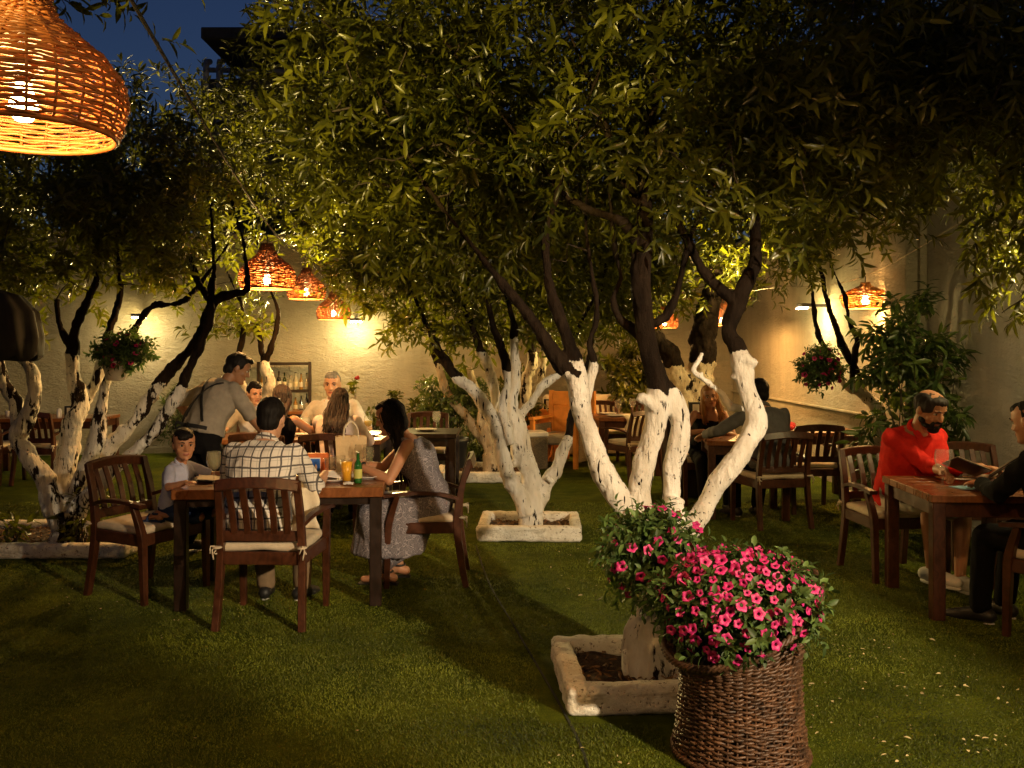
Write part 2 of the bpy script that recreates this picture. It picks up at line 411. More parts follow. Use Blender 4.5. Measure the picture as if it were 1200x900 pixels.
def bush(name, label, cat, loc, ell, k, leafm=LEAFB, per=4, nleaf=8, leaf=.07, wide=.028, stems=5, group=None, shlen=.13, droop=.25, parent=None, up=.3, part='foliage', clip=None, low=True):
    """a shrub: thin stems from the ground to shoots in an ellipsoid given relative to loc"""
    root = parent or thing(name, label, cat, loc, 0, group)
    q = nrm(rng.normal(0, 1, (k, 3))) * (rng.random((k, 1)) ** .4); c = np.array(ell[:3]); C = q * np.array(ell[3:]) + c
    C = C[C[:, 2] > .02] if low else C
    wood = MB()
    for i in range(0, len(C), max(1, len(C) // (stems * 5))):
        b = np.array([rng.normal(0, .04), rng.normal(0, .04), max(0, c[2] - ell[5] * 1.0 - .02)]) if parent is None else c + [rng.normal(0, .03), rng.normal(0, .03), -ell[5] * .8]
        m = b * .5 + C[i] * .5 + rng.normal(0, .03, 3) + [0, 0, .04]; wood.tube([b, m, C[i]], [.007, .005, .003], 5)
    wood.build('stem', TWIG, root)
    O = np.repeat(C, per, 0); dd = nrm(nrm(O - c) * .7 + rng.normal(0, .6, O.shape) + [0, 0, up]); O = O + rng.normal(0, .03, O.shape)
    B, D, U, LL, WW, bd = shoots(O, dd, nleaf, shlen, leaf, wide, droop=droop)
    ok = np.ones(len(B), bool) if clip is None else clip(B + np.array(loc))
    leaves_mesh(part, leafm, B[ok], D[ok], U[ok], LL[ok], WW[ok], bd[ok], root)
    return root
# ------------------------------------------------------------------ camera, world
cam = bpy.data.cameras.new('camera'); co = bpy.data.objects.new('camera', cam); COL.objects.link(co)
co.location = (0, 0, EYE); co.rotation_euler = (math.radians(90), 0, 0)
cam.sensor_width = 36; cam.lens = F / 1200 * 36; cam.shift_y = -(450 - HY) / 1200; cam.clip_end = 500; cam.clip_start = .05
sc.camera = co
wd = bpy.data.worlds.new('World'); sc.world = wd; wd.use_nodes = True; nt = wd.node_tree; nt.nodes.clear()
sky = nt.nodes.new('ShaderNodeTexSky'); sky.sky_type = 'NISHITA'; sky.sun_disc = False
sky.sun_elevation = math.radians(-1.6); sky.sun_rotation = math.radians(SKY_ROT); sky.ozone_density = 3.0
bg = N_(nt, 'Background', Strength=SKY_STR); ow = nt.nodes.new('ShaderNodeOutputWorld')
nt.links.new(sky.outputs[0], bg.inputs[0]); nt.links.new(bg.outputs[0], ow.inputs[0])
vs = sc.view_settings; sc.display_settings.display_device = 'sRGB'
vs.view_transform = 'Standard'; vs.look = 'None'; vs.gamma = 1; vs.exposure = EXPO; vs.use_curve_mapping = False
sc.render.engine = 'CYCLES'; cy = sc.cycles
cy.use_denoising = True; cy.denoiser = 'OPENIMAGEDENOISE'; cy.max_bounces = 7; cy.diffuse_bounces = 3; cy.glossy_bounces = 2
cy.transmission_bounces = 4; cy.transparent_max_bounces = 12; cy.caustics_reflective = False; cy.caustics_refractive = False
cy.sample_clamp_indirect = 4; cy.use_adaptive_sampling = True; cy.adaptive_threshold = .02

# ------------------------------------------------------------------ ground
def turfmat():
    m, nt, b, out = node_mat('turf'); v = coord_(nt)
    big = math_(nt, 'ADD', math_(nt, 'MULTIPLY', noise_(nt, v, .55, 3, .5, .6), .6), math_(nt, 'MULTIPLY', noise_(nt, coord_(nt, (1, 3.2, 1)), 1.6, 4, .6), .4)); mid = noise_(nt, v, 7, 5, .65); fine = noise_(nt, v, 130, 3, .7)  # broad noise puts leaf-shadow dapples, and some wear, into the turf colour
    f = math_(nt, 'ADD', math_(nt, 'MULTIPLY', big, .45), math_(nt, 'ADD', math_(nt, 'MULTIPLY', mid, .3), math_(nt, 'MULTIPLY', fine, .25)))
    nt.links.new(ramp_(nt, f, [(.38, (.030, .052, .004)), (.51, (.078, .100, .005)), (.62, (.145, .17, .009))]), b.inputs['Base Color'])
    b.inputs['Roughness'].default_value = .95; b.inputs['Specular IOR Level'].default_value = .1
    bump_(nt, b, math_(nt, 'ADD', math_(nt, 'MULTIPLY', mid, .5), fine), 1., .02); return m
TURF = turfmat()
g = MB(); n = 60; X = np.linspace(-60, 60, n); Y = np.linspace(-30, 120, n)
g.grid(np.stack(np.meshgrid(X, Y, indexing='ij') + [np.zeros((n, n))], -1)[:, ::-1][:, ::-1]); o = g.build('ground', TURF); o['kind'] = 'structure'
def turf_blades():
    N = 330000; u = rng.random(N); z = 2.9 * (9.5 / 2.9) ** (u ** 1.0); x = (rng.random(N) * 1.24 - .62) * z
    k = np.ones(N, bool)
    for (ax, ay, bx, by) in TURF_HOLES: k &= ~((x > ax) & (x < bx) & (z > ay) & (z < by))
    x, z = x[k], z[k]; N = len(x); sc_ = (z / 3.5) ** .6
    B = np.stack([x, z, np.zeros(N)], 1); a = rng.random(N) * 6.3; w = .0026 * sc_; h = (.005 + .005 * rng.random(N)) * (1 + .4 * vnoise(B, 3)) * sc_ ** .5
    s = np.stack([np.cos(a), np.sin(a), 0 * a], 1) * w[:, None]
    ln = np.stack([rng.normal(0, .5, N) + .5 * vnoise(B, 1.2), rng.normal(0, .5, N) + .5 * vnoise(B + 50, 1.2), np.ones(N)], 1) * h[:, None]
    V = np.stack([B - s, B + s, B + ln], 1).reshape(-1, 3); mb = MB(); mb.add(V, [np.arange(N * 3).reshape(-1, 3)], 0, False)
    me = mb.mesh('turf_blades'); me.materials.append(leafmat('turf_blade', (.020, .032, .003), (.13, .155, .009), .15, .7))
    rn = np.clip(.45 + .42 * vnoise(B * np.array([1, 2.2, 1]), 1.1) + .2 * vnoise(B, 6) + rng.normal(0, .15, N), 0, 1)  # broad light and dark dapples carried into the blade colour
    at = me.attributes.new('rnd', 'FLOAT', 'POINT'); at.data.foreach_set('value', np.repeat(rn, 3).astype(np.float32))
    o = link('artificial_turf_pile', me); o['kind'] = 'stuff'; o['label'] = 'short green turf pile covering the whole garden floor'; o['category'] = 'turf'
TURF_HOLES = [(.12, 3.85, 1.12, 4.72), (.62, 3.3, 1.2, 3.86), (-.38, 7.46, .66, 8.34), (-4.5, 6.84, -3.0, 8.0)]
turf_blades()
# seam of the turf rolls
p = spline(np.array([[.30, 3.0, .003], [.27, 3.7, .003], [.05, 5.0, .003], [-.16, 6.2, .003], [-.3, 7.4, .003]]), .1)
sm = MB(); sm.strip(p, .012, .004, (1, 0, 0)); o = sm.build('turf_seam', mat('seam', (.012, .016, .005), .95)); o['kind'] = 'structure'
# fallen petals and crumbs
K = 1500; zz = 3.0 * (9 / 3.0) ** rng.random(K); xx = (rng.random(K) * 1.15 - .575) * zz
kk = vnoise(np.stack([xx, zz, zz * 0], 1), .9) + .6 * vnoise(np.stack([xx, zz, zz * 0], 1), 3.1) > .36 + .3 * rng.random(K); xx, zz = xx[kk], zz[kk]; K = len(xx)
B = np.stack([xx, zz, np.full(K, .019)], 1); a = rng.random(K) * 6.3
o = leaves_mesh('fallen_petals', mat('petal_litter', (.46, .38, .19), .8, .5, 3), B, np.stack([np.cos(a), np.sin(a), .1 * rng.random(K)], 1),
            np.tile([0, 0, 1.], (K, 1)) + rng.normal(0, .3, (K, 3)), .011 + .024 * rng.random(K) ** 3, .008 + .009 * rng.random(K) ** 2, .2)
o['kind'] = 'stuff'; o['label'] = 'pale petals and crumbs scattered over the turf'; o['category'] = 'petals'

# ------------------------------------------------------------------ walls
def stucco(name, col):
    m, nt, b, out = node_mat(name); v = coord_(nt)
    big = noise_(nt, v, .8, 6, .65); st = noise_(nt, coord_(nt, (2.5, 2.5, .5)), 1.4, 5, .7)
    f = math_(nt, 'ADD', math_(nt, 'MULTIPLY', big, .5), math_(nt, 'MULTIPLY', st, .5))
    nt.links.new(ramp_(nt, f, [(.32, tuple(c * .68 for c in col)), (.62, col)]), b.inputs['Base Color']); b.inputs['Roughness'].default_value = .92
    vo = N_(nt, 'TexVoronoi', Scale=7.); nt.links.new(coord_(nt, (1, 1, 2.2)), vo.inputs['Vector'])
    h = math_(nt, 'ADD', math_(nt, 'MULTIPLY', noise_(nt, coord_(nt, (1, 1, 2)), 14, 6, .7, 1.5), .9), math_(nt, 'MULTIPLY', vo.outputs['Distance'], .25))
    bump_(nt, b, h, 1., .06); return m
STUC = stucco('stucco', (.52, .46, .345)); STUW = stucco('pale_stucco', (.66, .61, .54))
def wall(name, label, a, b, h, th, m, ledge=None):
    a = np.array(a, float); b = np.array(b, float); d = b - a; L = np.linalg.norm(d); ang = math.atan2(d[1], d[0])
    o = thing(name, label, 'wall', (a[0], a[1], 0), ang)
    mb = MB(); mb.box((L / 2, th / 2, h / 2), (L, th, h), bev=.01); mb.build('masonry', m, o)
    mb = MB(); mb.box((L / 2, th / 2, h + .04), (L + .02, th + .1, .078), bev=.01); mb.build('coping', m, o)
    mb = MB(); mb.box((L / 2, -.012, .05), (L - .02, .02, .1), bev=.004); mb.build('skirting', m, o)
    if ledge: mb = MB(); mb.box((L / 2, -.02, ledge), (L - .02, .036, .03), bev=.006); mb.build('ledge', m, o)
    return o
wall('back_wall', 'rough yellowish stucco garden wall running behind all the far tables', (-14, 12.5), (4.3, 15.976), 3.4, .25, STUC)
wall('side_wall', 'rough stucco wall with a thin ledge behind the right hand tables', (3.92, 15.85), (3.92, 8.6), 3.4, .25, STUC, .9)
wall('side_wall', 'paler whitish stucco wall beside the bald man in red', (3.98, 8.595), (3.98, -1.0), 3.4, .25, STUW)
p_ = thing('wall_pier', 'square stucco pier where the yellow wall meets the pale wall', 'pier', (3.86, 8.9, 0)); mb = MB(); mb.box((0, 0, 1.72), (.12, .5, 3.44), bev=.01); mb.build('pier_shaft', STUC, p_)
mb = MB(); mb.box((0, 0, 3.48), (.2, .58, .08), bev=.008); mb.build('pier_cap', STUC, p_)
# dark house beyond the wall, with its flat roof and vent pipes
CONC = mat('dark_render', (.20, .19, .18), .9, .2, 2); DARKM = mat('dark_metal', (.03, .03, .035), .5)
hb = thing('apartment_house', 'dark flat roofed building rising behind the garden trees against the blue sky', 'building', (-4.9, 21, 0))
mb = MB(); mb.box((0.4, 3, 4.0), (5.6, 6, 8.0), bev=.02); mb.build('wall', CONC, hb)
mb = MB(); mb.box((.75, 2.6, 8.72), (5.6, 7.2, .26), bev=.02); mb.build('roof', DARKM, hb)
mb = MB(); mb.box((.9, 3.2, 8.29), (4.6, 5., .58), bev=.02); mb.build('parapet', CONC, hb)
for wx in (-1.4, .6, 2.2):
    mb = MB(); mb.box((wx, -.03, 6.2), (1.1, .05, 1.3), bev=.01); w_ = mb.build('window', mat('window_frame', (.4, .4, .4), .5), hb)
    mb = MB(); mb.box((wx, -.06, 6.2), (.98, .01, 1.18), bev=.002); mb.build('pane', mat('dark_glass', (.01, .012, .018), .08), w_)
for px_ in (-2.15, -1.85):
    mb = MB(); mb.tube([(px_, -.35, 0), (px_, -.35, 8.1), (px_, -.3, 8.3), (px_, -.1, 8.36)], .07, 10); mb.build('drain_pipe', mat('grey_pipe', (.45, .45, .47), .5), hb)
mb = MB(); mb.tube([(-2.1, -.32, 8.1), (1.5, -.32, 8.0)], .06, 8); mb.build('gutter', mat('gutter_grey', (.4, .4, .42), .5), hb)

# ------------------------------------------------------------------ whitewashed tree beds
def limestone():
    m, nt, b, out = node_mat('limewashed_stone'); v = coord_(nt); n1 = noise_(nt, v, 9, 6, .7); n2 = noise_(nt, v, 42, 4, .7); n3 = noise_(nt, coord_(nt, (1, 1, 3)), 5, 5, .7, .8)
    c = mix_(nt, ramp_(nt, n2, [(.35, (1, 1, 1)), (.41, (0, 0, 0))]), ramp_(nt, n1, [(.3, (.60, .54, .44)), (.6, (.80, .77, .70))]), (.16, .12, .08))
    c = mix_(nt, math_(nt, 'MULTIPLY', ramp_(nt, n3, [(.56, (0, 0, 0)), (.66, (1, 1, 1))]), .55), c, (.30, .25, .17))
    nt.links.new(c, b.inputs['Base Color']); b.inputs['Roughness'].default_value = .88
    bump_(nt, b, math_(nt, 'ADD', n1, math_(nt, 'MULTIPLY', n2, .5)), .9, .02); return m
WHITE = limestone()
def bed(label, x0, y0, x1, y1, h=.14, w=.085, rz=0):
    cx, cyy = (x0 + x1) / 2, (y0 + y1) / 2; o = thing('tree_bed', label, 'planting bed', (cx, cyy, 0), rz, 'whitewashed square tree beds')
    a, b = (x1 - x0) / 2, (y1 - y0) / 2
    def side(c, size):
        nx = max(2, int(size[0] / .03)); ny = max(2, int(size[1] / .03)); mb = MB(); mb.box(c, size, bev=.014)
        mb2 = MB(); mb2.box(c, size, bev=.016)
        V, N, Q = remesh(mb2, .014, 1); V += N * (vnoise(V + cx, 16)[:, None] * .006 + vnoise(V + cx, 50)[:, None] * .003)
        m3 = MB(); m3.add(V, [Q]); m3.build('kerb', WHITE, o)
    side((0, -b + w / 2, h / 2), (2 * a, w, h)); side((0, b - w / 2, h / 2), (2 * a, w, h))
    side((-a + w / 2, 0, h / 2 - .002), (w, 2 * b - 2 * w + .01, h)); side((a - w / 2, 0, h / 2 - .002), (w, 2 * b - 2 * w + .01, h))
    n = 40; X = np.linspace(-a + w * .7, a - w * .7, n); Y = np.linspace(-b + w * .7, b - w * .7, n); P = np.stack(np.meshgrid(X, Y, indexing='ij') + [np.zeros((n, n))], -1)
    f = P.reshape(-1, 3); P[..., 2] = (.055 + .02 * vnoise(f + cx, 9) + .012 * vnoise(f, 28)).reshape(n, n)
    mb = MB(); mb.grid(P[:, ::-1][:, ::-1]); mb.build('soil', SOIL, o)
    K = int(260 * a * b / .16); Bp = np.stack([rng.uniform(-a + w, a - w, K), rng.uniform(-b + w, b - w, K), np.full(K, .075)], 1); an = rng.random(K) * 6.3
    leaves_mesh('leaf_litter', mat('dry_leaf', (.17, .085, .03), .8, .6, 9), Bp, np.stack([np.cos(an), np.sin(an), rng.normal(0, .25, K)], 1), np.array([0, 0, 1]) + rng.normal(0, .5, (K, 3)), .02 + .05 * rng.random(K), .006 + .012 * rng.random(K), .3, o)['kind'] = 'stuff'
    return o
bed('near white bed round the tree with the petunias', .22, 3.93, 1.06, 4.68, .13, .1, math.radians(3))
bed('small white bed in the middle of the lawn under the forked tree', -.29, 7.52, .6, 8.28, .13, .09, math.radians(-2))
bed('long low white bed at the left edge under the wide tree', -4.9, 6.9, -2.98, 7.98, .11, .12)
bed('far white bed beside the black plant pot', -.95, 10.9, .25, 12.0, .13, .1)
# ------------------------------------------------------------------ woven things
def weave(mb, prof, nribs, dz, r, amp, mi=0, seg=4, tilt=None, jitter=.0):
    """horizontal strands that pass in front of and behind the ribs of a basket; prof = [(radius, z)] from bottom to top"""
    pr = np.array(prof, float); l = np.concatenate([[0], np.cumsum(np.linalg.norm(np.diff(pr, axis=0), axis=1))]); K = int(l[-1] / dz)
    n = nribs * seg; th = np.arange(n) * 2 * math.pi / n
    for i in range(K):
        s = (i + .5) * dz; R = np.interp(s, l, pr[:, 0]); z = np.interp(s, l, pr[:, 1])
        if R < .02: continue
        rr = R + amp * np.cos(th * nribs / 2 + math.pi * i) + jitter * vnoise(np.stack([th * 3, th * 0 + i * 7.3, th * 0], 1), 3)
        zz = z + jitter * 1.2 * vnoise(np.stack([th * 2.5, th * 0 + i * 3.1, th * 0 + 5], 1), 3)
        P = np.stack([rr * np.cos(th), rr * np.sin(th), zz], 1)
        if tilt: P[:, 2] += tilt(P)
        mb.tube(P, r * (1 + .25 * (rng.random() - .5)), 5, mi, True)
def ribs(mb, prof, n, r, mi=0, tilt=None):
    pr = spline(np.c_[np.array(prof, float), np.zeros((len(prof), 1))], .03)[:, :2]
    for k in range(n):
        a = 2 * math.pi * k / n; P = np.stack([pr[:, 0] * math.cos(a), pr[:, 0] * math.sin(a), pr[:, 1]], 1)
        if tilt: P[:, 2] += tilt(P)
        mb.tube(P, r, 5, mi)
RATTAN = mat('rattan', (.24, .078, .017), .5, .45, 22, .3, 80); RATTAN2 = mat('honey_rattan', (.42, .19, .045), .5, .4, 22, .3, 80)
CORD = mat('black_cord', (.03, .02, .015), .6); SOCK = mat('socket', (.05, .04, .035), .4); BULB = emis('bulb_glow', (1., .70, .30), 30)
BELL = [(.222, 0), (.236, .03), (.25, .09), (.238, .15), (.20, .205), (.145, .25), (.095, .29), (.07, .33), (.05, .40)]
DRUM = [(.195, 0), (.225, .03), (.255, .10), (.25, .13), (.19, .175), (.10, .21), (.05, .235), (.045, .27)]
LCOL = (1., .52, .15)
def make_lamp(name, label, prof, m, nr, dz, r, wire=.0):
    o = thing(name, label, 'pendant lamp', (0, 0, 0), 0, 'wicker pendant lamps hung on cables')
    mb = MB(); weave(mb, prof, nr, dz, r, r * 1.1, 0, 4, None, .0035); ribs(mb, prof, nr, r * .9)
    mb.tube([(prof[0][0] * math.cos(t), prof[0][0] * math.sin(t), 0) for t in np.linspace(0, 2 * math.pi, 60)[:-1]], r * 1.7, 6, 0, True); mb.build('shade', m, o)
    top = prof[-1][1]
    mb = MB(); mb.lathe([(.02, .13), (.024, .14), (.024, .19), (.012, .20)], 12); mb.tube([(0, 0, .2), (0, 0, top + .1)], .005, 6); mb.build('socket', SOCK, o)
    mb = MB(); mb.lathe([(.004, .032), (.02, .036), (.034, .055), (.036, .075), (.027, .10), (.019, .13)], 16); mb.build('bulb', BULB, o)
    return o
def lamp_light(loc, power, col=LCOL, rad=.045, name='bulb_light'):
    l = bpy.data.lights.new(name, 'POINT'); l.energy = power; l.color = col; l.shadow_soft_size = rad
    q = bpy.data.objects.new(name, l); COL.objects.link(q); q.location = loc; return q
bell = make_lamp('wicker_lamp', 'large bell shaped wicker lamp glowing in the top left corner', BELL, RATTAN, 24, .0090, .0044)
drum = make_lamp('wicker_lamp', 'honey coloured squat wicker lamp glowing alone on the right above the climbing plant', DRUM, RATTAN2, 26, .0095, .0038)
LOFF = np.array([0, 0, .07])
def hang(proto, loc, power, label=None, first=False, s=1., rz=0.):
    o = proto if first else dup(proto, label=label)
    o.location = loc; o.scale = (s, s, s); o.rotation_euler = (0, 0, rz)
    q = lamp_light(np.array(loc) + LOFF * s + [0, 0, -.055 * s], power); return o
L1 = np.array([-1.27, 2.33, 2.165]); L2 = W(313, 338, 8.0); L3 = W(359, 350, 11.2); L4 = W(391, 374, 12.6)
hang(bell, L1, P_NEAR, first=True)
hang(bell, L2, P_MID, 'first of three small wicker lamps in a row, nearest and highest in the picture', rz=.4)
hang(bell, L3, P_FAR, 'second of three small wicker lamps in a row, between the other two', rz=1.1, s=.97)
hang(bell, L4, P_FAR, 'third of three small wicker lamps in a row, farthest and lowest in the picture', rz=2.1, s=.97)
L5 = W(1014, 361, 9.4); L6 = W(846, 381, 12.8); L7 = W(779, 384, 13.2)
hang(drum, L5, P_FAR, first=True)
hang(bell, L6, P_FAR * 1.3, 'small orange wicker lamp half hidden behind the bent trunk on the right', s=.9)
hang(bell, L7, P_FAR * .7, 'tiny wicker lamp glimpsed through leaves right of the thickest dark trunk', s=.8)
def cable(label, pts, r=.006, mm=CORD):
    mb = MB(); mb.tube(spline(np.array(pts), .12), r, 6); o = mb.build('lamp_cable', mm); tag(o, label, 'cable'); return o
up = lambda p, h=.47: (np.array(p) + [0, 0, h])
cable('dark cable carrying the row of wicker lamps on the left', [(-.62, -1.2, 3.3), up(L1, .52) + [0.0, 0, .32], up(L2, .58), up(L3, .50), up(L4, .48), (-2.6, 14.7, 2.9)], .008)
d1 = MB(); d1.tube([up(L1, .42), up(L1, .52) + [0, 0, .30]], .006, 6); d1.build('drop_cord', CORD).parent = bpy.data.objects['wicker_lamp']
for ch in bpy.data.objects:
    if ch.name.startswith('drop_cord'):
        for v in ch.data.vertices: v.co -= Vector(L1)
cable('pale cable crossing the leaves to the honey wicker lamp', [(3.9, 6.2, 3.0), up(L5, .34), W(905, 337, 10.6), up(L6, .43), up(L7, .38), W(700, 372, 14.6)], .006, mat('pale_cord', (.4, .34, .25), .6))
# wall lights
FIX = mat('fixture', (.08, .07, .06), .5); WGLOW = emis('floodlight_glow', (1., .85, .50), 60); WCOL = (1., .73, .26)
def wall_light(label, loc, face, power, beam, arm=.35):
    o = thing('wall_light', label, 'wall light', loc, yaw_of(face), 'floodlights on the garden wall')
    mb = MB(); mb.box((0, 0, .03), (.22, .12, .05), bev=.008); mb.box((0, -.06 - arm / 2, .03), (.05, arm, .04), bev=.006); mb.build('housing', FIX, o)
    mb = MB(); mb.box((0, 0.02, -.004), (.19, .09, .014), bev=.003); mb.build('lens', WGLOW, o)
    f = nrm(np.array([face[0], face[1], 0])); lamp_light(np.array(loc) + f * .02 + [0, 0, -.07], power, WCOL, .06, 'flood_light')
    l = bpy.data.lights.new('flood_beam', 'SPOT'); l.energy = beam; l.color = WCOL; l.shadow_soft_size = .07; l.spot_size = math.radians(130); l.spot_blend = .8
    q = bpy.data.objects.new('flood_beam', l); COL.objects.link(q); q.location = np.array(loc) + f * .14 + [0, 0, -.03]; q.rotation_euler = Vector((f[0], f[1], .75)).to_track_quat('-Z', 'Y').to_euler(); return o
wall_light('glaring floodlight on the back wall just right of the row of wicker lamps', W(418, 377, 14.33), (.19, -1), P_W1, S_W1)
wall_light('floodlight shining above the flower pot on the left tree', W(163, 372, 13.7), (.19, -1), P_W2, S_W2)
wall_light('sparkling twin floodlight on the right wall seen through leaves', W(942, 361, 11.1), (-1, 0), P_W3, S_W3)
# ------------------------------------------------------------------ chairs and tables
def make_chair(wood=WOOD):
    o = thing('garden_armchair', 'x', 'armchair', (0, 0, 0), 0, 'slatted wooden garden armchairs')
    for s in (-1, 1):
        mb = MB(); p = spline(np.array([[s * .25, -.30, 0], [s * .242, -.262, .22], [s * .237, -.24, .44], [s * .232, -.268, .66], [s * .226, -.325, .86]]), .04)
        mb.strip(p, .042, np.interp(p[:, 2], [0, .44, .86], [.040, .055, .032]), (1, 0, 0)); mb.build('leg', wood, o)
        mb = MB(); p = spline(np.array([[s * .262, .235, 0], [s * .265, .225, .3], [s * .268, .215, .45], [s * .285, .16, .63]]), .04)
        mb.strip(p, np.interp(p[:, 2], [0, .45, .63], [.036, .046, .04]), np.interp(p[:, 2], [0, .45, .63], [.036, .05, .035]), (1, 0, 0)); mb.build('leg', wood, o)
        mb = MB(); p = spline(np.array([[s * .236, -.25, .60], [s * .262, -.12, .635], [s * .285, .08, .645], [s * .288, .25, .628]]), .04)
        mb.strip(p, np.interp(p[:, 1], [-.25, .1, .25], [.036, .055, .06]), .024, (1, 0, 0)); mb.build('armrest', wood, o)
        mb = MB(); b = np.array([s * .245, -.275, .475])
        for k in range(3): mb.tube(spline(np.array([b, b + [s * .02 + .01 * (k - 1), -.03, .012 - .02 * k], b + [s * .012 + .02 * (k - 1), -.03, -.03 - .035 * (k % 2)]]), .015), .0045, 5)
        mb.ell(b + [0, -.006, 0], (.03, .034, .009), 10, 6); mb.build('cushion_tie', CUSH, o)
    mb = MB(); mb.box((0, .215, .405), (.49, .026, .075), bev=.004); mb.box((0, -.236, .405), (.44, .026, .075), bev=.004)
    for s in (-1, 1): mb.box((s * .252, -.01, .405), (.026, .42, .075), Matrix.Rotation(s * -.055, 3, 'Z'), .004)
    mb.box((0, -.01, .425), (.47, .41, .018), bev=.003); mb.build('seat_frame', wood, o)
    mb = MB(); mb.box((0, 0, .463), (.50, .47, .055), bev=.02)
    V, N, Q = remesh(mb, .016, 4); V[:, 2] += .008 * (1 - (V[:, 0] / .25) ** 2) + .004 * vnoise(V, 9); m2 = MB(); m2.add(V, [Q]); m2.build('cushion', CUSH, o)
    mb = MB(); xs = np.linspace(-.235, .235, 9)
    mb.strip(np.stack([xs, -.328 - .02 * np.cos(xs * 6.6), .835 + .022 * np.cos(xs * 6.6)], 1), .065, .026, (0, .28, .96))
    mb.strip(np.stack([xs * .95, -.238 - .01 * np.cos(xs * 6.6), np.full(9, .535)], 1), .06, .024, (0, .1, 1))
    for x in np.linspace(-.155, .155, 5):
        p = spline(np.array([[x, -.25, .55], [x * 1.02, -.285, .69], [x * 1.03, -.345, .825]]), .05); mb.strip(p, .038, .014, (1, 0, 0))
    mb.build('backrest', wood, o); return o
chair0 = make_chair(); _used = [0]
def chair(x, y, f, label):
    if not _used[0]: _used[0] = 1; c = chair0
    else: c = dup(chair0)
    c.location = (x, y, 0); c.rotation_euler = (0, 0, yaw_of(f)); c['label'] = label; return c
chair(-2.41, 5.98, (.90, -.44), 'dark armchair with cream cushion on which the little boy kneels')
chair(-1.44, 5.42, (.03, 1), 'armchair seen from behind under the man in the plaid shirt')
chair(-.62, 6.32, (-1, -.03), 'armchair turned sideways under the woman in the grey patterned dress')
chair(-1.62, 8.15, (0, 1), 'dark armchair under the dark haired woman in the pale pink top')
chair(-2.22, 8.15, (0.05, 1), 'dark armchair under the woman with long brown hair')
chair(-1.95, 9.95, (0, -1), 'armchair under the grey haired man in white facing the camera')
chair(-2.84, 9.9, (.1, -1), 'armchair under the person in white hidden behind the waiter')
chair(2.40, 8.33, (-.2, .98), 'armchair seen from behind under the man in the grey shirt')
chair(2.05, 9.55, (.06, -1), 'armchair under the blonde woman leaning on her table')
chair(3.0, 9.1, (-.05, 1), 'empty armchair right beside the grey shirted man, its back to the camera')
chair(2.74, 6.44, (.12, -.99), 'armchair with pale cushion under the bald man in the red shirt')
chair(3.13, 4.99, (-.55, .83), 'armchair under the person in black at the right edge')
chair(3.52, 6.75, (-.1, -1), 'empty armchair by the pale wall behind the open menu, only its top rail showing')
chair(1.52, 11.25, (-.45, .89), 'empty armchair standing askew right of the far laid table, seen from behind')
chair(1.32, 12.75, (.1, -1), 'empty armchair behind the far laid table, facing the camera on its left')
chair(1.95, 12.75, (-.1, -1), 'empty dark armchair behind the far laid table, on its right')
chair(-5.7, 10.95, (0.04, 1), 'empty dark armchair far left behind the flaking white trunks')
chair(-6.35, 10.95, (0, 1), 'empty armchair at the very left edge of the far left table')
chair(-1.0, 10.35, (0, -1), 'empty armchair by the small laid table behind the woman in grey')

def table(label, cx, cy, lx, ly, rz=0, top=WOODT, legs=WOOD, h=.75, lw=.07, th=.045, apron=.09):
    o = thing('dining_table', label, 'table', (cx, cy, 0), rz, 'wooden garden dining tables')
    mb = MB(); n = max(3, int(ly / .13)); wy = ly / n
    for i in range(n): mb.box((0, -ly / 2 + wy * (i + .5), h - th / 2), (lx, wy - .0015, th), bev=.004)
    mb.build('tabletop', top, o)
    mb = MB()
    for s in (-1, 1):
        mb.box((0, s * (ly / 2 - .05), h - th - apron / 2 - .001), (lx - .16, .024, apron), bev=.003); mb.box((s * (lx / 2 - .05), 0, h - th - apron / 2 - .001), (.024, ly - .16, apron), bev=.003)
    mb.build('apron', legs, o)
    for sx in (-1, 1):
        for sy in (-1, 1):
            mb = MB(); mb.box((sx * (lx / 2 - lw / 2 - .012), sy * (ly / 2 - lw / 2 - .012), (h - th) / 2 - .001), (lw, lw, h - th - .002), bev=.005); mb.build('leg', legs, o)
    return o
R8 = math.atan2(.12, 1.22)
table('long table with thick warm top and black legs where the family sits', -1.49, 5.97, 1.29, .84, R8, WOODT, WOODD, .75, .075, .062, .05)
table('long table behind the family where the man in white and two women sit', -2.12, 9.03, 1.72, .84, 0, WOODT, WOODD)
table('reddish table between the blonde woman and the man in grey', 2.29, 8.86, .78, .78, -.12, WOODT, WOOD)
table('table by the side wall behind the empty armchair', 3.3, 9.8, .8, .7, 0, WOODT, WOOD)
table('table with a sharp near corner between the bald man and the person in black', 2.88, 5.70, .74, .84, -.06, WOODT, WOOD, .75, .075)
table('far laid table with a cloth hanging over its corner', 1.5, 11.9, .82, .84, .04, WOODT, WOOD)
table('far left table with a black menu holder on it', -6.05, 11.75, 1.5, .8, 0.1, WOODT, WOOD)
table('small laid table beyond the woman in the grey dress', -.95, 9.6, .75, .72, 0, WOODD, WOODD)

